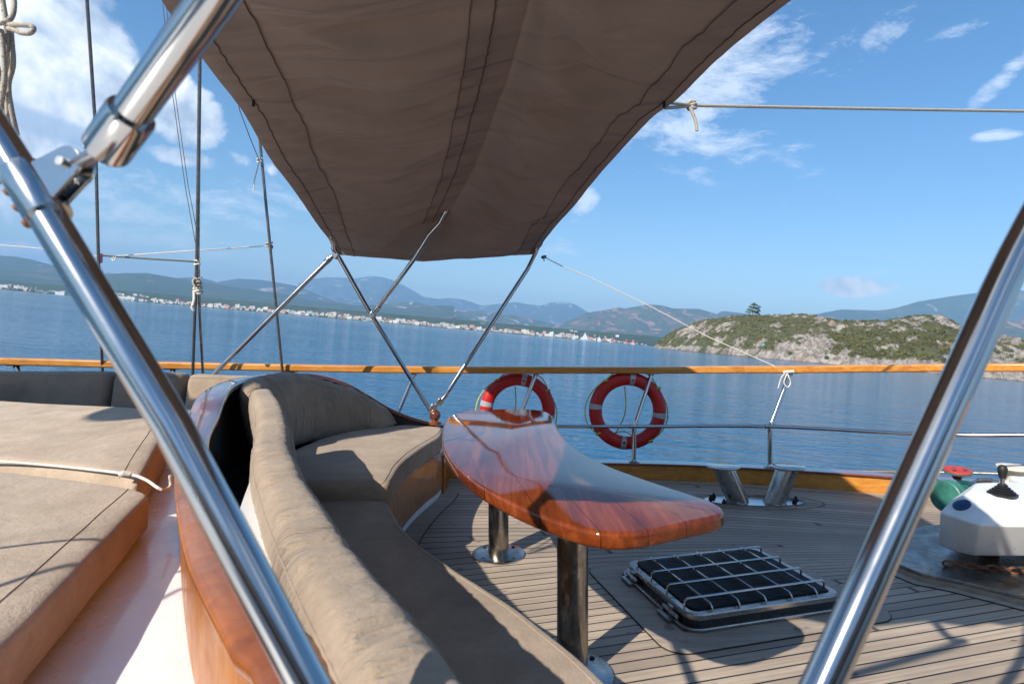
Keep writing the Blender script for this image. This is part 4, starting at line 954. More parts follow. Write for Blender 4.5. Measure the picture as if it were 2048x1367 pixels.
# unseen boom and sail roll, added off to the left to shade the bench
sa_=Vector((-math.sin(R(40))*math.cos(R(38)),-math.cos(R(40))*math.cos(R(38)),math.sin(R(38))))
bo_=thing('added_boom',(-6,2.32,2.6),'unseen wooden boom and sail roll added to shade the bench','shade caster')
mb=MB(); mb.tube([(-9,2.05,2.55),(-3.75,2.35,2.5)],.075,16); build('added_spar',mb,M['rail_wood'],bo_)
mb=MB(); pts=[(-9+5.05*k/20,2.05+.29*k/20,2.64+.02*math.sin(k*1.9)) for k in range(21)]; mb.tube(pts,[.27+.03*math.sin(k*2.3) for k in range(20)]+[.14],18); build('added_sail',mb,M['sail'],bo_)
def shl(a,b,lab):
    A_=a+sa_*1.3; B_=b+sa_*1.9; d_=(B_-A_); m=MB(); m.tube([A_-d_*1.2,B_+d_*.15],.008,8); single('mainsheet',m,M['rope'],A_,lab,'rope')
shl(G(-40,1100,.7),G(260,1058,.7),'taut sheet rope overhead left of the coachroof, upper one')
shl(G(-40,1180,.7),G(150,1110,.7),'taut sheet rope overhead left of the coachroof, lower one')

# second unseen sail roll, added high left to shade the settee corner
pn=lambda n_,t_,z_:Vector((n_*.766+t_*.643,-n_*.643+t_*.766,z_))
fj=thing('added_sail',pn(-3.73,-1.9,4.0),'unseen sail roll added high on the left to shade the far settee cushions','sail')
mb=MB(); mb.tube([pn(-3.73,-3.1+1.9*k/12,4.0+.02*math.sin(k*2)) for k in range(13)],[.12]+[.25+.02*math.sin(k*2.1) for k in range(11)]+[.12],18); build('added_roll',mb,M['sail'],fj)
mb=MB(); mb.tube([pn(-3.73,-3.0,4.0),pn(-3.73,-2.99,9.0)],.012,8); build('added_halyard',mb,M['rope'],fj)
# deckhouse behind the viewer (seen only in reflections)
dh=thing('deckhouse',(0,-3.4,0),'white deckhouse with varnished window band behind the viewer','deckhouse')
mb=MB(); mb.box((.5,-4.4,1.1),(7.5,2.0,2.2)); build('wall',mb,M['white'],dh,smooth=False,bevel=.04)
mb=MB(); mb.box((.5,-3.385,1.45),(6.6,.05,.75)); mb2=MB(); build('window_frame',mb,M['coaming_wood'],dh,smooth=False)
for k in range(5):
    mb=MB(); mb.box((-1.95+k*1.23,-3.35,1.45),(1.05,.03,.58)); build('window',mb,M['black'],dh,smooth=False)
mb=MB(); mb.box((.5,-4.1,2.26),(8.2,3.0,.10)); build('roof',mb,M['coaming_wood'],dh,smooth=False)
# ================================================================== WORLD OUTSIDE (upright)
# sea
mb=MB(); rr=[0.5,4,10,25,60,150,400,1000,2500,6000,14000,40000]; n=72; V=[(0,0,SEA)]
for r_ in rr: V+=[(r_*math.cos(2*PI*k/n),r_*math.sin(2*PI*k/n),SEA) for k in range(n)]
Fs=[(0,1+k,1+(k+1)%n) for k in range(n)]+[(1+i*n+k,1+i*n+n+k,1+i*n+n+(k+1)%n,1+i*n+(k+1)%n) for i in range(len(rr)-1) for k in range(n)]
mb.add(V,Fs); sea=single('sea',mb,M['water'],(0,0,0),'calm blue sea with fine ripples','sea',world=True,kind='structure',smooth=False)
def ridge(name,prof,D0,D1,mat,rough=.22,label=None,seed=0,nu=260,nv=36,ext=None,back=1.25,fn=1.0):
    D0*=1.65; D1*=1.65
    pr=[uv(x,y) for x,y in prof]; us=np.linspace(pr[0][0],pr[-1][0],nu); xs_=[p[0] for p in pr]; ys_=[p[1] for p in pr]
    vv=np.interp(us,xs_,ys_); k=np.ones(5)/5; 
    g=[]
    for i,(u,v) in enumerate(zip(us,vv)):
        row=[]
        for j in range(nv+1):
            t=j/nv
            if t<=.8:
                s=t/.8; Dd=D0+(D1-D0)*s
                q=Vector((u/F*Dd/900*fn,Dd/900*fn,seed)); nzv=noise.fractal(q,.9,2.1,6)
                rid=1-abs(noise.noise(Vector((u/F*D1/500*fn,Dd/2600*fn,seed+9)))*2)
                h=v*(s**1.25)*(1-rough*(1-s)*1.5*(.5+.5*rid)) + v*rough*nzv*math.sin(PI*min(1,s))*.9
                if s>.97: h=v+ .9*noise.fractal(Vector((u*.03,seed,2)),1,2,4)
                h=min(h,v*(.15+.86*s)) if v>0 else h
                z=CH+h/F*Dd; 
                if j==0: z=SEA-3
            else:
                s=(t-.8)/.2; Dd=D1*(1+(back-1)*s); z=CH+v/F*D1*(1-.8*s)
            row.append(Vector((u/F*Dd,Dd,max(z,SEA-4))))
        g.append(row)
    mb=MB(); mb.grid(g); return single(name,mb,mat,(g[nu//2][0].x,D0,SEA),label or 'hills beyond the bay','hills',world=True,kind='structure',angle=180)
ridge('mountain',[(560,620),(575,590),(593,568),(610,561),(622,557),(651,553),(680,553.5),(713,555.5),(730,552),(742,550.7),(763,552),(786,558.6),(805,568),(827,580),(846,592),(859,594),(878,597),(897,594.5),(922,597),(941,602),(963,610),(992,607),(1017,604),(1033,603),(1055,607),(1081,610),(1100,604),(1135,602.5),(1151,608),(1173,621),(1230,648),(1270,680)],6500,9500,M['hill_far'],.25,'tall blue mountain ridge above the middle of the town',1)
ridge('hill',[(150,575),(215,544),(244,547),(273,553),(300,555),(341,556),(376,553.6),(405,555),(434,563),(455,559.5),(478,556),(522,558.6),(552,563),(593,571),(640,590),(700,612),(760,634),(850,660)],4300,6000,M['hill_far'],.22,'blue wooded hills behind the left half of the town',2)
ridge('hill',[(-1200,560),(-900,520),(-500,530),(-260,500),(-100,512),(0,510),(30,512),(60,517),(100,528),(130,535),(165,541),(200,548),(260,572),(320,592),(380,606)],2900,4200,M['hill_green'],.25,'nearest green wooded hill at the far left',3)
ridge('hill',[(640,640),(700,628),(745,612),(775,604),(830,603),(880,614),(940,622),(985,622),(1040,632),(1100,645),(1180,672)],4000,5200,M['hill_rocky'],.3,'low rocky foothills below the blue mountain ridge',4,fn=1.6)
ridge('hill',[(1050,672),(1120,648),(1173,625),(1189,622),(1214,618),(1236,613.6),(1252,615.5),(1275,611),(1300,607.5),(1322,609),(1347,615.5),(1372,616),(1398,616),(1421,623),(1470,640),(1530,665),(1600,700)],3600,5000,M['hill_brown'],.26,'green and red brown hill right of the town, behind the island tip',5,fn=1.3)
ridge('hill',[(1380,660),(1445,620),(1492,626),(1560,632),(1632,627),(1655,622),(1683,617),(1718,618),(1753,619),(1775,617),(1796,613),(1835,601),(1873,595),(1912,588.6),(1955,583),(2000,579),(2048,578),(2200,575),(2500,610),(2900,680),(3300,760)],3900,5400,M['hill_green'],.25,'long blue green mountain rising behind the island to the right',6)
ridge('hill',[(1800,700),(1860,672),(1910,658),(1960,645),(2010,640),(2048,640),(2120,632),(2300,625),(2600,640),(3000,720)],2400,3300,M['hill_brown'],.2,'reddish brown slope above the right end of the island',8)
# hills all round behind the viewer
mb=MB(); g=[]
for i in range(150):
    a=R(62)-2*PI*i/149*(1-.34)*1.0 if False else R(-28)-R(236)*i/149
    hgt=250+220*noise.fractal(Vector((math.cos(a)*3,math.sin(a)*3,4)),1,2,4)
    g.append([Vector((math.cos(a)*rr_,math.sin(a)*rr_,z_)) for rr_,z_ in ((5500,SEA-3),(6500,hgt*.45),(7500,hgt),(8500,0))])
mb.grid(g); single('hill',mb,M['hill_green'],(0,-5000,SEA),'coastal hills closing the bay behind the boat','hills',world=True,kind='structure',angle=180)
# island ------------------------------------------------------------
top_=[(1308,692),(1316,683),(1330,672),(1345,662),(1360,655),(1372,650),(1386,646),(1400,641),(1425,637),(1450,632.5),(1475,631),(1500,630),(1540,630),(1570,629.5),(1600,626.5),(1625,630),(1645,634),(1665,638),(1690,641),(1720,641),(1745,638),(1765,641),(1790,637),(1810,633),(1835,631),(1860,629),(1880,630),(1900,637),(1915,646),(1935,655),(1960,662),(2000,670),(2048,678),(2120,690),(2200,690),(2350,700),(2500,735),(2560,790)]
pr=[uv(x,y) for x,y in top_]; NU_=560; NV_=90
us=np.linspace(pr[0][0],pr[-1][0],NU_); vt=np.interp(us,[p[0] for p in pr],[p[1] for p in pr])
shore=[(285,760),(330,700),(400,610),(500,545),(620,500),(720,478),(900,455),(1100,440),(1400,430),(1800,500)]
dsh=np.interp(us,[p[0] for p in shore],[p[1] for p in shore])
VEG={}
g=[]; vg=[]
def rockiness(x,y,u,s):
    b=noise.fractal(Vector((x*.075,y*.075,3.3)),.75,2.1,6)*1.25
    r=noise.noise(Vector((x*.018,y*.018,8)))*.9
    k=.10+ .42*max(0,min(1,(u-560)/260))          # more rock to the right
    if 640<u<1000 and s<.55: k-=.34*max(0,1-abs(u-790)/190)   # green wood at the lower right
    if 330<u<385 and .35<s<.8: k+=.45
    if 500<u<640 and s<.42: k+=.48
    if s<.09+.03*b: k+=.9
    return k+b*.9+r*.55-.30
for i in range(NU_):
    u=us[i]; v=vt[i]; d0=dsh[i]; wdt=max(14,(v)/F*d0*2.0+20); d1=d0+wdt; row=[]
    e=min(1,i/16)
    for j in range(NV_+1):
        t=j/NV_
        if t<=.75:
            s=t/.75; Dd=d0+(d1-d0)*s; X=u/F*Dd
            prof=s**.72; 
            q=Vector((X*.05,Dd*.05,1)); nzv=noise.fractal(q,.9,2.1,6)
            rk=rockiness(X,Dd,u,s); rk2=max(0,min(1,(rk-.10)*4))
            hh=(v+1140/d0*3.2)*prof/F*d1*(1 if s>0 else 0)
            z=SEA+hh*(1+.18*nzv*(1-s))+ (nzv*1.6)*min(1,s*6)*e
            crag=abs(noise.noise(Vector((X*.16,Dd*.12,5))))*2.6+abs(noise.noise(Vector((X*.45,Dd*.4,7))))*1.5+abs(noise.noise(Vector((X*1.1,Dd*1.0,4))))*.6
            z+=rk2*(crag*1.6-1.8)*min(1,s*9+.35)*e
            lim=CH+(v+ (1.6*noise.noise(Vector((u*.12,3,1)))+1.2*noise.noise(Vector((u*.4,7,1))) + rk2*2.2))/F*Dd
            if z>lim: z=lim
            if j==0: z=SEA-1.5
        else:
            s2=(t-.75)/.25; Dd=d1+60*s2; X=u/F*Dd; z=(CH+v/F*d1)*(1-s2)+ (SEA-2)*s2-.6*s2; rk=.0; rk2=0; s=1
        row.append(Vector((X,Dd,z))); vg.append(1-rk2); VEG[(i,j)]=(row[-1],rk2,s if t<=.75 else 2,u)
    g.append(row)
mb=MB(); mb.grid(g)
isl=single('island',mb,M['island'],(g[200][0].x,480,SEA),'rocky scrub covered headland island','island',world=True,kind='structure',angle=180)
at=isl.data.attributes.new('veg','FLOAT','POINT'); at.data.foreach_set('value',vg)
# foliage clumps
def clump(mb,c,r,n,flat=.75,sz=None):
    sz=sz or r*.30
    for _ in range(n):
        a=random.random()*2*PI; zc=random.uniform(-.35,1); q=math.sqrt(max(0,1-zc*zc)); rr_=r*random.uniform(.72,1.05)
        p=c+Vector((q*math.cos(a)*rr_,q*math.sin(a)*rr_,zc*rr_*flat))
        d=(p-c).normalized(); t=d.orthogonal().normalized(); t.rotate(Matrix.Rotation(random.random()*6.28,3,d)); b=d.cross(t); tl=(d*random.uniform(-.5,.5)); t=(t+tl).normalized()
        s=sz*random.uniform(.6,1.4)
        mb.add([p-t*s,p+b*s*.8,p+t*s,p-b*s*.8],[(0,1,2,3)])
mb=MB(); cnt=0
rnd=random.Random(5)
for tr in range(26000):
    i=rnd.randrange(4,NU_-2); j=rnd.randrange(3,int(NV_*.78))
    p,rk2,s,u=VEG[(i,j)]
    if s>1.0 and rnd.random()>.5: continue
    if rnd.random()<rk2*.80: continue
    if s<.06: continue
    dens=1.0 if (640<u<1000 and s<.55) else .62
    if rnd.random()>dens: continue
    r_=rnd.uniform(.8,2.0)*(.62 if rk2>.5 else 1)*(1.25 if (640<u<1000 and s<.55) else 1)
    clump(mb,p+Vector((0,0,.1)),r_,26,.8,r_*.24); cnt+=1
    if cnt>4200: break
sc=single('scrub',mb,M['scrub'],(g[200][0].x,500,0),'dense olive green scrub covering the rocky headland','scrub',world=True,kind='stuff',smooth=False)
# larger separate bushes
BG='bushes standing out on the bare rock'
bushpx=[(1581,708,1.9,'round green bush at the foot of the pale cliff near the water'),(1560,684,1.6,'dark bush on top of the pale cliff left of the round bush'),(1655,715,1.8,'green bush low on the shore at the middle of the island'),(2022,702,1.5,'lone dark bush on bare rock, right of the steel tube'),(1997,706,1.4,'upright bush on bare rock just right of the steel tube'),(2035,716,1.1,'small bush near the right picture edge'),(1985,683,1.5,'dark bush on the slope edge touching the steel tube'),(1900,655,1.3,'bush on the skyline left of the steel tube'),(1866,637,1.7,'dark bush at the highest rocky crest on the right')]
def onisl(px,py):
    u,v=uv(px,py); i=int((u-us[0])/(us[-1]-us[0])*(NU_-1)); best=None
    for j in range(NV_-20):
        p=VEG[(i,j)][0]; vv_=(p.z-CH)/p.y*F
        if vv_>=v: return p
    return VEG[(i,int(NV_*.74))][0]
for (px,py,r_,lab) in bushpx:
    p=onisl(px,py+4); t=thing('bush',p,lab,'bush',BG,world=True)
    mb=MB(); clump(mb,p+Vector((0,0,r_*.6)),r_*1.15,170,.95,r_*.2); clump(mb,p+Vector((.5,-.3,r_*.4)),r_*.8,80,.9,r_*.2); build('crown',mb,M['bush'],t,smooth=False)
    mb=MB(); mb.tube([p-Vector((0,0,.5)),p+Vector((0,0,r_*.7))],[.12,.05],6); build('stem',mb,M['bark'],t)
# the lone pine
p=onisl(1507,633); p=VEG[(int((uv(1507,633)[0]-us[0])/(us[-1]-us[0])*(NU_-1)),int(NV_*.74))][0]
pt=thing('pine_tree',p,'single dark pine tree standing on top of the island skyline','pine tree',world=True)
sc_=p.y/F
mb=MB(); mb.tube([p-Vector((0,0,1)),p+Vector((.1,0,4*sc_)),p+Vector((-.1,0,11*sc_)),p+Vector((.1,0,19*sc_))],[.9*sc_,.8*sc_,.55*sc_,.2*sc_],8)
for a_,h_,l_ in ((0.2,6,9),(3.3,5,10),(2.2,10,7),(5.0,9,8),(1.2,13,6),(3.9,14,6)):
    q=p+Vector((0,0,h_*sc_)); mb.tube([q,q+Vector((math.cos(a_)*l_*.55*sc_,math.sin(a_)*l_*.5*sc_,2.2*sc_)),q+Vector((math.cos(a_)*l_*sc_,math.sin(a_)*l_*sc_*.8,3*sc_))],[.4*sc_,.25*sc_,.08*sc_],5)
build('trunk',mb,M['bark'],pt)
mb=MB()
for dx,dz,rr_ in ((-12,5,3.4),(-8,4,3.6),(-6,9,4.6),(0,7,4.4),(7,6,5.0),(11,4,3.6),(13,9,4),(9,13,5.2),(2,14,5.4),(-5,15,4.6),(-1,20,4.6),(6,20,4.4),(11,17,3.6),(-10,10,3.0),(2,23,3.2)):
    clump(mb,p+Vector((dx*sc_,random.uniform(-4,4)*sc_,dz*sc_)),rr_*sc_,80,.62,rr_*sc_*.20)
build('crown',mb,M['pine'],pt,smooth=False)
p=onisl(1527,692); mb=MB(); mb.add([p+Vector((-1.3,-.6,1.2)),p+Vector((1.1,-.7,1.0)),p+Vector((1.4,.3,2.1)),p+Vector((0,.5,2.5)),p+Vector((-1.2,.3,2.0)),p+Vector((-1.3,-.6,0)),p+Vector((1.1,-.7,0))],[(0,1,2,3,4),(0,5,6,1)])
single('tarpaulin',mb,M['tarp'],p,'tiny turquoise tarp among the rocks above the pale cliff','tarpaulin',world=True,smooth=False,solid=.05)
# ------------------------------------------------------------------ town
def house(w,d,h,kind,wallm):
    m=MB(); m.box((0,0,h/2),(w,d,h)); m.cm=1
    if kind=='hip':
        o=.6; V=[(-w/2-o,-d/2-o,h),(w/2+o,-d/2-o,h),(w/2+o,d/2+o,h),(-w/2-o,d/2+o,h),(-w/4,0,h+2.6),(w/4,0,h+2.6)]
        m.add(V,[(0,1,5,4),(1,2,5),(2,3,4,5),(3,0,4),(3,2,1,0)])
    else:
        m.box((0,0,h+.25),(w+.5,d+.5,.5)); m.box((w*.2,0,h+1.5),(w*.25,d*.4,2.0))
    return m,[M[wallm],M['troof'] if kind=='hip' else M['tflat']]
protos=[]
for k,(w,d,h,kd,wm) in enumerate([(16,12,11,'flat','tw0'),(12,11,8,'hip','tw0'),(22,13,14,'flat','tw0'),(14,12,9,'hip','tw1'),(18,12,12,'flat','tw1'),(30,14,11,'flat','tw0'),(11,10,7,'hip','tw0'),(17,12,13,'hip','tw2')]):
    m,ms=house(w,d,h,kd,wm); o=single('town_building',m,ms,(0,0,0),'small pale building in the dense town strip along the far shore','building','buildings of the far shore town',world=True,smooth=False); protos.append(o)
rt=random.Random(11); nB=0; used_=set()
def dshore(px): return 2900 if px<330 else 3100
def place(proto,px,D,dz,rz,label=None,sx=1,sz=1):
    pi=protos.index(proto)
    if pi in used_: o=proto.copy(); COL.objects.link(o)
    else: o=proto; used_.add(pi)
    u=uv(px,YH+(px-1024)*math.tan(TH))[0]
    o.matrix_basis=Matrix.Translation((u/F*D,D,SEA+dz))@Matrix.Rotation(rz,4,'Z')@Matrix.Diagonal((sx*1.3,sx,sz,1)); 
    if label: o['label']=label
    return o
def densrow(x0,x1,n,D,dz0,dz1,sc=1.0):
    global nB
    for i in range(n):
        px=x0+(x1-x0)*(i+rt.random()*.8)/n
        if 700<px<0: continue
        place(rt.choice(protos),px,D+rt.uniform(-25,60),rt.uniform(dz0,dz1),rt.uniform(-.5,.5),None,sc*rt.uniform(.7,1.2),sc*rt.uniform(.7,1.25)); nB+=1
densrow(255,1225,118,2780,1,2.5,1.05)
densrow(300,1150,88,2900,7,14,1.05)
densrow(-60,240,26,2780,1,5,1.0)
densrow(0,60,5,2850,9,14,1.2)
densrow(1200,1290,10,2780,1,3,.8)
densrow(230,300,9,2920,16,30,.7)
densrow(640,700,7,2950,16,24,.8)
densrow(1130,1240,6,2950,18,40,.6)
print('houses',nB)
# special ones
m,ms=house(60,16,16,'flat','tw0'); o=single('town_building',m,ms,(0,0,0),'long white waterfront block right beside the steel tube at the left','building','buildings of the far shore town',world=True,smooth=False)
protos.append(o); place(o,252,2760,3,.05,'long pale waterfront block just right of the thick steel tube')
m,ms=house(34,16,15,'flat','tw0'); o=single('town_building',m,ms,(0,0,0),'x','building','buildings of the far shore town',world=True,smooth=False)
protos.append(o); place(o,122,2700,0,.0,'white waterfront block standing at the water just left of the thick steel tube')
def minaret(px):
    D_=2790; u=uv(px,YH+(px-1024)*math.tan(TH))[0]; b=Vector((u/F*D_,D_,SEA+6)); t=thing('minaret',b,'slender white minaret of the mosque, '+('left one of the two' if px<66 else 'right one of the two'),'minaret','minarets at the far left of the town',world=True)
    m=MB(); m.lathe(b,[(1.3,0),(1.1,16),(1.7,16.5),(1.7,17.6),(.9,18),(.9,21)],10); build('shaft',m,M['tw0'],t); m=MB(); m.lathe(b+Vector((0,0,21)),[(1.0,0),(.05,5)],10); build('spire',m,M['tflat'],t)
minaret(61); minaret(71)
# shoreline trees / quay strip
mb=MB(); g=[]
for i in range(60):
    px=-300+1640*i/59; u=uv(px,YH+(px-1024)*math.tan(TH))[0]; g.append([Vector((u/F*2690,2690,SEA-1)),Vector((u/F*2700,2700,SEA+1.2)),Vector((u/F*2960,2960,SEA+9)),Vector((u/F*3600,3600,SEA+60))])
mb.grid(g); single('shore_land',mb,M['hill_green'],(0,2700,SEA),'low wooded coastal strip under the far town','shore',world=True,kind='structure',angle=180)
mb=MB()
for i in range(900):
    px=rt.uniform(-100,1300) if i%3 else rt.uniform(0,230); D_=rt.uniform(2705,2900); u=uv(px,YH+(px-1024)*math.tan(TH))[0]; b=Vector((u/F*D_,D_,SEA+1+(D_-2700)*.04)); clump(mb,b+Vector((0,0,3)),rt.uniform(3,6),10,.9)
single('shore_trees',mb,M['pine'],(0,2750,SEA),'far dark trees between the waterfront buildings','trees',world=True,kind='stuff',smooth=False)
# boats
def boat(name,L_,hullm,sailm,sail,mh):
    t=thing(name,(0,0,0),'x','boat','boats moored off the far shore town',world=True)
    m=MB(); V=[]; 
    for x,w,z in ((-L_/2,.8,1.3),(-L_*.2,1.5,1.1),(L_*.2,1.3,1.2),(L_/2,.08,1.7)): V+=[Vector((x,-w,z)),Vector((x,w,z)),Vector((x*.92,w*.5,-.5)),Vector((x*.92,-w*.5,-.5))]
    m.add(V,[(i*4+j,i*4+(j+1)%4,i*4+4+(j+1)%4,i*4+4+j) for i in range(3) for j in range(4)]+[(3,2,1,0),(12,13,14,15)]); m.box((-L_*.08,0,1.6),(L_*.4,1.8,1.1)); build('hull',m,M['white'],t,smooth=False)
    m=MB(); m.tube([(0.5,0,1),(0.5,0,mh)],[.16,.08],6); m.tube([(0.5,0,2.4),(-L_*.4,0,2.5)],.10,5); build('mast',m,M['tflat'],t)
    if sail:
        m=MB(); m.add([Vector((.3,0,2.7)),Vector((-L_*.4,.3,2.7)),Vector((.3,0,mh*.95)),Vector((.9,0,1.7)),Vector((L_*.48,-.3,1.8)),Vector((.6,0,mh*.88))],[(0,1,2),(3,4,5)]); build('sail',m,M[sailm],t,smooth=False,solid=.05)
    return t
bk={'s':boat('sailboat',11,'white','sail',True,14),'r':boat('sailboat',11,'white','sail_red',True,14),'m':boat('sailboat',12,'white','sail',False,15)}
ub=set()
def putboat(k,px,D_,sc,rz,label):
    src=bk[k]
    if k in ub:
        o=src.copy(); COL.objects.link(o)
        for c in src.children: d=c.copy(); COL.objects.link(d); d.parent=o
    else: o=src; ub.add(k)
    u=uv(px,YH+(px-1024)*math.tan(TH))[0]; o.matrix_basis=Matrix.Translation((u/F*D_,D_,SEA))@Matrix.Rotation(rz,4,'Z')@Matrix.Scale(sc,4); o['label']=label
BL=[('s',1148,2450,1.9,.3,'white sailed boat left of the largest white sail'),('s',1169,2400,2.6,.2,'boat with the largest white sail off the town'),('s',1198,2450,1.7,.1,'small white sailed boat right of the largest white sail'),('r',1224,2450,2.0,.4,'leftmost red sailed boat near the island tip'),('r',1252,2480,1.7,.3,'middle red sailed boat near the island tip'),('r',1266,2500,1.7,2.8,'rightmost red sailed boat near the island tip'),
('m',1081,2500,1.5,.2,'bare masted boat where the town is densest, left of all sails'),('m',1292,2500,1.2,.2,'bare masted boat closest to the island tip'),('m',1163,2600,2.2,.6,'tall bare masts behind the largest white sail'),('m',1176,2620,2.4,.1,'tall bare masts right behind the largest white sail'),('m',1110,2550,1.6,.6,'bare masted boat between town and the first white sail'),('m',900,2650,2.2,.3,'bare masted boats off the town, between the awning legs, left one'),('m',906,2650,2.4,.5,'bare masted boats off the town, between the awning legs, right one'),('m',952,2650,1.8,.5,'bare masted boat seen just left of the right awning leg'),('m',935,2500,1.2,.9,'low white boat anchored off the town between the awning legs'),('m',247,2500,1.0,.9,'small boat moored right of the thick steel tube'),('m',265,2520,.9,.2,'smaller boat moored second right of the thick steel tube'),('m',730,2600,1.6,.2,'boat moored behind the left awning leg')]
for b in BL: putboat(*b)
# ------------------------------------------------------------------ haze
mb=MB(); mb.box((0,6500,SEA-1.5+690),(44000,31000,1380)); 
m,nt,b=NT('air_haze'); n=N(nt); out_=[x for x in nt.nodes if x.type=='OUTPUT_MATERIAL'][0]; nt.nodes.remove(b)
pv=n('ShaderNodeVolumePrincipled'); pv.inputs['Color'].default_value=(.34,.62,1,1); pv.inputs['Density'].default_value=HAZE; pv.inputs['Anisotropy'].default_value=.0; n.L(pv.outputs[0],out_.inputs['Volume'])
hz=single('haze',mb,m,(0,3500,SEA),'pale blue air haze over the bay','haze',world=True,kind='stuff',smooth=False)
# ------------------------------------------------------------------ sky + sun
az_sh=R(40); el=R(SUN_EL)       # shadows run 40 deg right of the view direction in the boat frame
sb=Vector((-math.sin(az_sh)*math.cos(el),-math.cos(az_sh)*math.cos(el),math.sin(el)))
sw=(HEEL.to_3x3()@sb).normalized()
w=bpy.data.worlds.new('World'); S.world=w; w.use_nodes=True; nt=w.node_tree; nt.nodes.clear(); n=N(nt)
sky=n('ShaderNodeTexSky'); sky.sky_type='NISHITA'; sky.sun_disc=False; sky.sun_elevation=math.asin(sw.z); sky.sun_rotation=math.atan2(sw.x,sw.y); sky.air_density=1.1; sky.dust_density=.15; sky.ozone_density=2.5
tc=n('ShaderNodeTexCoord'); nv=n('ShaderNodeVectorMath',_operation='NORMALIZE'); n.L(tc.outputs['Generated'],nv.inputs[0])
sp=n('ShaderNodeSeparateXYZ'); n.L(nv.outputs[0],sp.inputs[0]); X,Y,Z=sp.outputs
azi=mth(n,'ARCTAN2',X,Y); ele=mth(n,'ARCSINE',Z)
def warp(vec,scale,amt):
    t=n('ShaderNodeTexNoise'); t.inputs['Scale'].default_value=scale; t.inputs['Detail'].default_value=3; n.L(vec,t.inputs['Vector'])
    s=n('ShaderNodeVectorMath',_operation='SUBTRACT'); n.L(t.outputs['Color'],s.inputs[0]); s.inputs[1].default_value=(.5,.5,.5)
    sc2=n('ShaderNodeVectorMath',_operation='SCALE'); n.L(s.outputs[0],sc2.inputs[0]); sc2.inputs['Scale'].default_value=amt
    a=n('ShaderNodeVectorMath',_operation='ADD'); n.L(vec,a.inputs[0]); n.L(sc2.outputs[0],a.inputs[1]); return a.outputs[0]
ae=n('ShaderNodeCombineXYZ'); n.L(azi,ae.inputs[0]); n.L(ele,ae.inputs[1])
def blobs(lst):
    acc=None
    for (px,py,ra,re,rot,wt) in lst:
        u,v=uv(px,py); a0=math.atan2(u,F); e0=math.atan2(v,math.hypot(F,u)); k=math.cos(a0)
        mp=n('ShaderNodeMapping',_vector_type='TEXTURE'); mp.inputs['Location'].default_value=(a0,e0,0); mp.inputs['Rotation'].default_value=(0,0,R(rot)); mp.inputs['Scale'].default_value=(ra/F*k*1.27,re/F*k*1.27,1)
        n.L(ae.outputs[0],mp.inputs['Vector'])
        d=n('ShaderNodeVectorMath',_operation='DOT_PRODUCT'); n.L(mp.outputs[0],d.inputs[0]); n.L(mp.outputs[0],d.inputs[1])
        m_=mth(n,'MULTIPLY_ADD',d.outputs['Value'],-wt,wt)
        acc=mth(n,'MAXIMUM',m_,0.0 if acc is None else acc)
    return acc
vec=nv.outputs[0]
cum=[(60,150,190,185,0,1.0),(150,60,120,100,0,1.0),(190,170,90,110,0,.95),(370,230,85,75,0,.85),(60,285,160,45,-6,.95),(-150,250,200,200,0,1),(350,312,90,26,0,.7),(60,505,75,22,0,.75),(1715,572,75,26,0,.85),(500,325,70,22,-10,.6),(340,420,55,45,-30,.45),(520,385,60,25,-20,.45),(2150,560,120,40,0,.6),(-300,450,150,60,0,.8)]
big=nz(n,vec,7.0,10,.58,.35)
Bm=blobs(cum)
dens=mth(n,'ADD',mth(n,'MULTIPLY',Bm,1.0),mth(n,'MULTIPLY',mth(n,'SUBTRACT',big,.5),2.1))
cd=ramp(n,dens,[(.44,0.0),(.60,.80),(.78,1.0)])
# gates keep blobs local
gate=ramp(n,Bm,[(.02,0.0),(.25,1.0)]); cd=mth(n,'MULTIPLY',cd,gate)
# cloud shading: sample the field a little towards the sun
sh=n('ShaderNodeVectorMath',_operation='ADD'); n.L(vec,sh.inputs[0]); sh.inputs[1].default_value=(-.015,0,.045)
big2=nz(n,sh.outputs[0],7.0,7,.57,.35)
lit=mth(n,'ADD',mth(n,'SUBTRACT',big,big2),.5)
ccol=ramp(n,lit,[(.38,(.36,.44,.56)),(.50,(.66,.73,.82)),(.62,(1.06,1.03,1.0))])
# under side of the big cumulus
un=blobs([(120,262,260,26,-8,1.0),(60,345,200,30,-6,.9),(330,275,110,22,0,.5)])
ccol=mix(n,mth(n,'MULTIPLY',ramp(n,mth(n,'ADD',un,mth(n,'MULTIPLY',mth(n,'SUBTRACT',big,.5),.8)),[(.35,0.0),(.8,1.0)]),.75),ccol,(.33,.44,.60))
# thin high cloud
v3=n('ShaderNodeMapping'); v3.inputs['Scale'].default_value=(1.2,1.2,3.4); v3.inputs['Rotation'].default_value=(0,R(-30),0); n.L(warp(vec,3,.10),v3.inputs[0])
ci=nz(n,v3.outputs[0],6.5,10,.74,.15)
cir=[(1170,402,34,26,50,1.1),(1440,205,190,60,35,.85),(1400,160,210,95,35,.75),(1680,95,180,45,42,.35),(1800,20,120,35,45,.6),(2000,160,60,20,42,.85),(1960,50,80,12,5,.4),(2000,270,45,12,0,.85),(1420,285,140,40,10,.6),(1500,340,160,60,0,.45),(1750,540,200,50,0,.35),(400,420,260,90,0,.55),(1130,470,120,60,30,.35),(230,460,260,60,0,.55),(1700,300,200,30,0,.3),(-400,100,300,200,0,.6)]
C2=blobs(cir)
d2=mth(n,'ADD',C2,mth(n,'MULTIPLY',mth(n,'SUBTRACT',ci,.5),3.0)); c2=mth(n,'MULTIPLY',ramp(n,d2,[(.40,0.0),(1.5,.62)]),ramp(n,C2,[(.02,0.0),(.3,1.0)]))
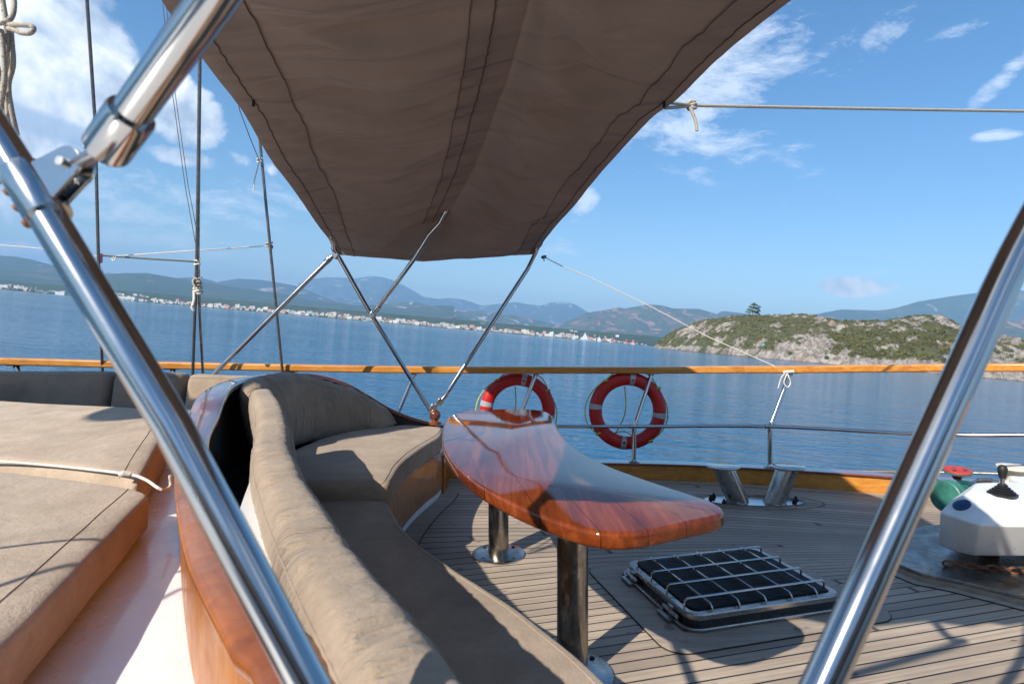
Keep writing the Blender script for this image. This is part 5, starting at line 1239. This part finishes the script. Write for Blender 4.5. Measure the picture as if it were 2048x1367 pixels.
# clouds over the rest of the sky (behind and above the viewer)
gb=nz(n,vec,3.0,8,.6,.4); back=ramp(n,mth(n,'ADD',mth(n,'MULTIPLY',Y,-1.0),mth(n,'MULTIPLY',Z,.9)),[(.35,0.0),(.75,1.0)]); gc=mth(n,'MULTIPLY',ramp(n,gb,[(.50,0.0),(.64,.85)]),back)
bs=n('ShaderNodeHueSaturation'); bs.inputs['Saturation'].default_value=SAT; bs.inputs['Value'].default_value=1.0; n.L(sky.outputs[0],bs.inputs['Color'])
CS=CLOUD
white=n('ShaderNodeRGB'); white.outputs[0].default_value=(CS,CS,CS,1)
ccs=mix(n,1.0,ccol,white.outputs[0],'MULTIPLY')
col=mix(n,c2,bs.outputs[0],(CS*.80,CS*.86,CS*.95)); col=mix(n,gc,col,(CS*.8,CS*.84,CS*.9)); col=mix(n,cd,col,ccs)
bg=n('ShaderNodeBackground'); bg.inputs['Strength'].default_value=SKYS; n.L(col,bg.inputs['Color']); ow=n('ShaderNodeOutputWorld'); n.L(bg.outputs[0],ow.inputs[0])
sl=bpy.data.lights.new('sun','SUN'); sl.energy=SUNE; sl.angle=R(.53); sl.color=(1,.93,.83); so=bpy.data.objects.new('sun',sl); COL.objects.link(so); so.rotation_euler=sw.to_track_quat('Z','Y').to_euler()
# ------------------------------------------------------------------ camera
cam=bpy.data.cameras.new('camera'); cam.sensor_width=36; cam.lens=36*F/2048; cam.shift_y=-(683.5-YH)/2048; cam.clip_start=.02; cam.clip_end=60000
cam.dof.use_dof=True; cam.dof.focus_distance=3.6; cam.dof.aperture_fstop=5.0
co=bpy.data.objects.new('camera',cam); COL.objects.link(co)
ct=Matrix(((1,0,0),(0,0,-1),(0,1,0))).to_4x4()          # look along +Y, up = +Z
co.matrix_basis=Matrix.Translation((0,0,CH))@Matrix.Rotation(TH*-1,4,'Y')@ct
S.camera=co
for o in list(bpy.data.objects):
    if '_b' in o: del o['_b']
S.view_settings.view_transform='Standard'; S.view_settings.look='None'; S.view_settings.exposure=EXPO; S.view_settings.gamma=1
S.cycles.max_bounces=8; S.cycles.glossy_bounces=4; S.cycles.transmission_bounces=4; S.cycles.volume_bounces=0; S.cycles.caustics_reflective=False; S.cycles.caustics_refractive=False; S.cycles.use_denoising=True
